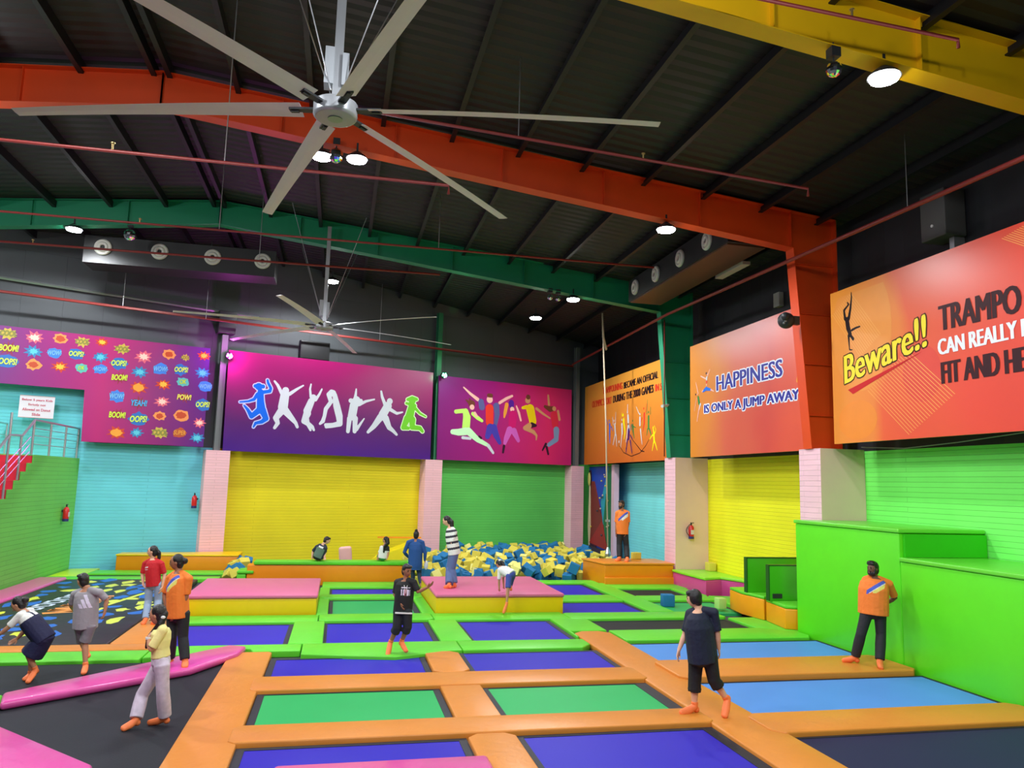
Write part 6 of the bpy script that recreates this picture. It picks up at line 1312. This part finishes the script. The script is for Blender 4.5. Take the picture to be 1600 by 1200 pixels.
blk = cloth('black', (30, 31, 36)); jean = cloth('light_denim', (146, 164, 192)); dj = cloth('mid_denim', (88, 104, 150))
# the girl in yellow
rt, J, A, HA, s = person('girl_yellow', 'girl in pale yellow top and lilac patterned trousers walking on the dark bed', 1.45, 90, 95, 8, 'mid', .95, 'braidleft',
    ('tshirt', cloth('pale_yellow', (246, 232, 150)), 'crop'), ('trousers', mat('lilac_pattern', srgb(208, 192, 210), .75, vary=.32, vscale=16), 'wide'), headk=1.06)
obj('hair_clip', MB().ball(J['head'] - HA[0] * .10 + HA[1] * .05 - HA[2] * .03, (.03, .02, .02), 8), WHITEP(), rt)
obj('wristband', MB().tube([J['wrL'] + Vector((0, 0, -.012)), J['wrL'] + Vector((0, 0, .012))], .034, 12), WHITEP(), rt)
# staff lady
rt, J, A, HA, s = person('lady_orange', 'woman in orange staff shirt, dark hair in a bun, standing on the pink bar', 1.68, 55, 78, 5, 'brown', 1.08, 'bun',
    ('staff_shirt', [oj, sb, sy, sw], 'loose'), ('trousers', blk, 'trousers'), top_pick=staff)
person('girl_red', 'girl in red t-shirt and light jeans with a ponytail beside the air bag', 1.52, 40, 78, 0, 'fair', 1.0, 'pony',
    ('tshirt', [cloth('red', (196, 20, 34)), sw], 'loose'), ('jeans', jean, 'trousers'),
    top_pick=lambda l, f, u, c, J, s: 1 if f > .06 and abs(l) < .075 and (.56 < u < .59 or .64 < u < .69) and (int((l + 1) * 90) % 3) else 0)
grey = cloth('grey', (158, 152, 158)); lil = cloth('pale_lilac', (226, 216, 238))
def three(l, f, u, c, J, s):
    """three slanting bars on the back, wearer's right is the photo's right here"""
    if f > 0: return 0
    x = -l                                                    # towards the photo's right
    k = u - .48
    if k < 0 or k > .40: return 0
    for i, (b, h) in enumerate(((-.06, .13), (.015, .25), (.09, .38))):
        xx = x - b + k * .26
        if 0 < xx < .055 and k < h: return 1
    return 0
person('boy_grey', 'boy in grey t-shirt and grey shorts seen from behind in front of the air bag', 1.47, 170, 120, 8, 'mid', 1.05, 'short',
    ('tshirt', [grey, lil], 'loose'), ('shorts', cloth('grey_shorts', (140, 134, 142)), 'shorts'), top_pick=three)
navyc = cloth('navy_dungaree', (24, 26, 66))
person('girl_navy', 'girl in navy dungaree dress over a white t-shirt bending forward at the left edge', 1.42, 80, 85, 30, 'mid', 1.12, 'bun',
    ('dungaree_top', [sw, navyc], 'loose'), ('dungaree_skirt', navyc, 'skirt'), top_pick=lambda l, f, u, c, J, s: 1 if (u < .70 and abs(l) < .3) or (.06 < abs(l) < .10 and f < .0 and u < .93) else 0)
rt, J, A, HA, s = person('boy_black', 'boy in black t-shirt and shorts with a pale lanyard, hopping on the lime pad', 1.5, 345, 318, 10, 'brown', .95, 'short',
    ('tshirt', [cloth('black_tee', (26, 25, 30)), lil, cloth('pink_print', (206, 120, 140))], 'loose'), ('shorts', blk, 'long_shorts'),
    top_pick=lambda l, f, u, c, J, s: (2 if abs(l) < .025 else 1) if f > .05 and abs(l) < .09 and .5 < u < .70 and (int((l + 1) * 60) % 4 != 0) else (1 if f > .05 and abs(l) < .09 and .74 < u < .77 else 0))
c = J['neck']
obj('lanyard', MB().tube([c + A[0] * .05 + Vector((0, 0, .0)), c + A[1] * .12 - A[2] * .10 + A[0] * .02, c + A[1] * .15 - A[2] * .22, c + A[1] * .12 - A[2] * .10 - A[0] * .03, c - A[0] * .05], .006, 6), WHITEP(), rt)
obj('wristband', MB().tube([lerp(J['wrR'], J['elR'], .05), lerp(J['wrR'], J['elR'], .13)], .037, 12), WHITEP(), rt)
obj('drawstring', MB().obox(J['pel'] + A[1] * .15 - A[2] * .035, A[0], A[1], A[2], .15, .012, .012), sw, rt)
def stripe(l, f, u, c, J, s):
    return 1 if any(abs(u - k) < .045 for k in (.12, .36, .60, .82)) else 0
person('lady_striped', 'woman in black and white striped top and jeans standing on the right crash mat', 1.72, 88, 96, 22, 'fair', .98, 'longpony',
    ('striped_top', [sw, cloth('stripe_black', (52, 50, 62))], 'loose'), ('jeans', dj, 'wide'), top_pick=stripe)
rt, J, A, HA, s = person('girl_climbing', 'small girl in white top and blue shorts climbing up onto the right crash mat', 1.2, 150, 130, 35, 'mid', 1.0, 'pony',
    ('tshirt', sw, 'loose'), ('shorts', cloth('blue_shorts', (62, 78, 156)), 'shorts'), headk=.92)
obj('hair_band', MB().ball(J['head'] - HA[0] * .08 + HA[2] * .05, (.04, .04, .03), 10), WHITEP(), rt)
rt, J, A, HA, s = person('lady_tunic', 'woman in dark blue tunic seen from behind near the long bench', 1.6, 185, 182, 0, 'brown', 1.1, 'topbun',
    ('tunic', cloth('tunic_blue', (26, 76, 140)), 'tunic'), ('leggings', cloth('dark_teal', (22, 46, 66)), 'slim'), sock=False)
obj('held_cloth', MB().ball(J['haR'] + Vector((.03, 0, -.07)), (.06, .05, .13), 12), mat('held_white', srgb(206, 214, 226), .6), rt)
person('boy_sitting', 'boy sitting on the long bench with his back to us, dark green printed t-shirt', 1.4, 190, 250, 20, 'fair', 1.0, 'short',
    ('tshirt', [cloth('navy_tee', (38, 44, 62)), cloth('sage', (96, 124, 104)), sw], 'loose'), ('shorts', blk, 'shorts'), headk=1.0,
    top_pick=lambda l, f, u, c, J, s: 0 if f > -.02 else (2 if .68 < u < .82 and abs(l) < .09 else (1 if u < .66 and abs(l) < .16 else 0)))
person('girl_sitting', 'small girl in white and black top sitting near the right end of the bench', 1.3, 165, 110, 5, 'mid', .9, 'back',
    ('tshirt', [sw, blk], 'loose'), ('shorts', cloth('green_shorts', (60, 150, 90)), 'shorts'), top_pick=lambda l, f, u, c, J, s: 1 if u > .55 and l < .02 else 0)
person('man_bench', 'man in orange polo and black trousers standing on the far orange platform', 1.86, 25, 60, 0, 'brown', .95, 'short',
    ('polo_shirt', [oj, sb, sw, sw], 'loose'), ('trousers', blk, 'trousers'), extra=['beard'], top_pick=staff)
def side(l, f, z, c, J, s): return 1 if (l > .105 and abs(f) < .025) or (l > .2 and abs(f) < .03) else 0
person('man_right', 'bearded man in orange staff t-shirt with hands behind his back on the wide orange pad', 1.78, 38, 62, 0, 'dark', 1.22, 'swept',
    ('staff_shirt', [oj, sb, sy, sw], 'loose'), ('track_trousers', [blk, sw], 'trousers'), extra=['beard'], top_pick=staff)
rt, J, A, HA, s = person('boy_navy', 'heavy boy in navy t-shirt and black shorts walking on the orange pads, seen from behind', 1.62, 135, 112, 8, 'fair', 1.28, 'bob',
    ('tshirt', [cloth('navy', (22, 28, 52)), cloth('teal_print', (60, 130, 160))], 'loose'), ('shorts', cloth('black_shorts', (22, 21, 25)), 'long_shorts'),
    top_pick=lambda l, f, u, c, J, s: 0)
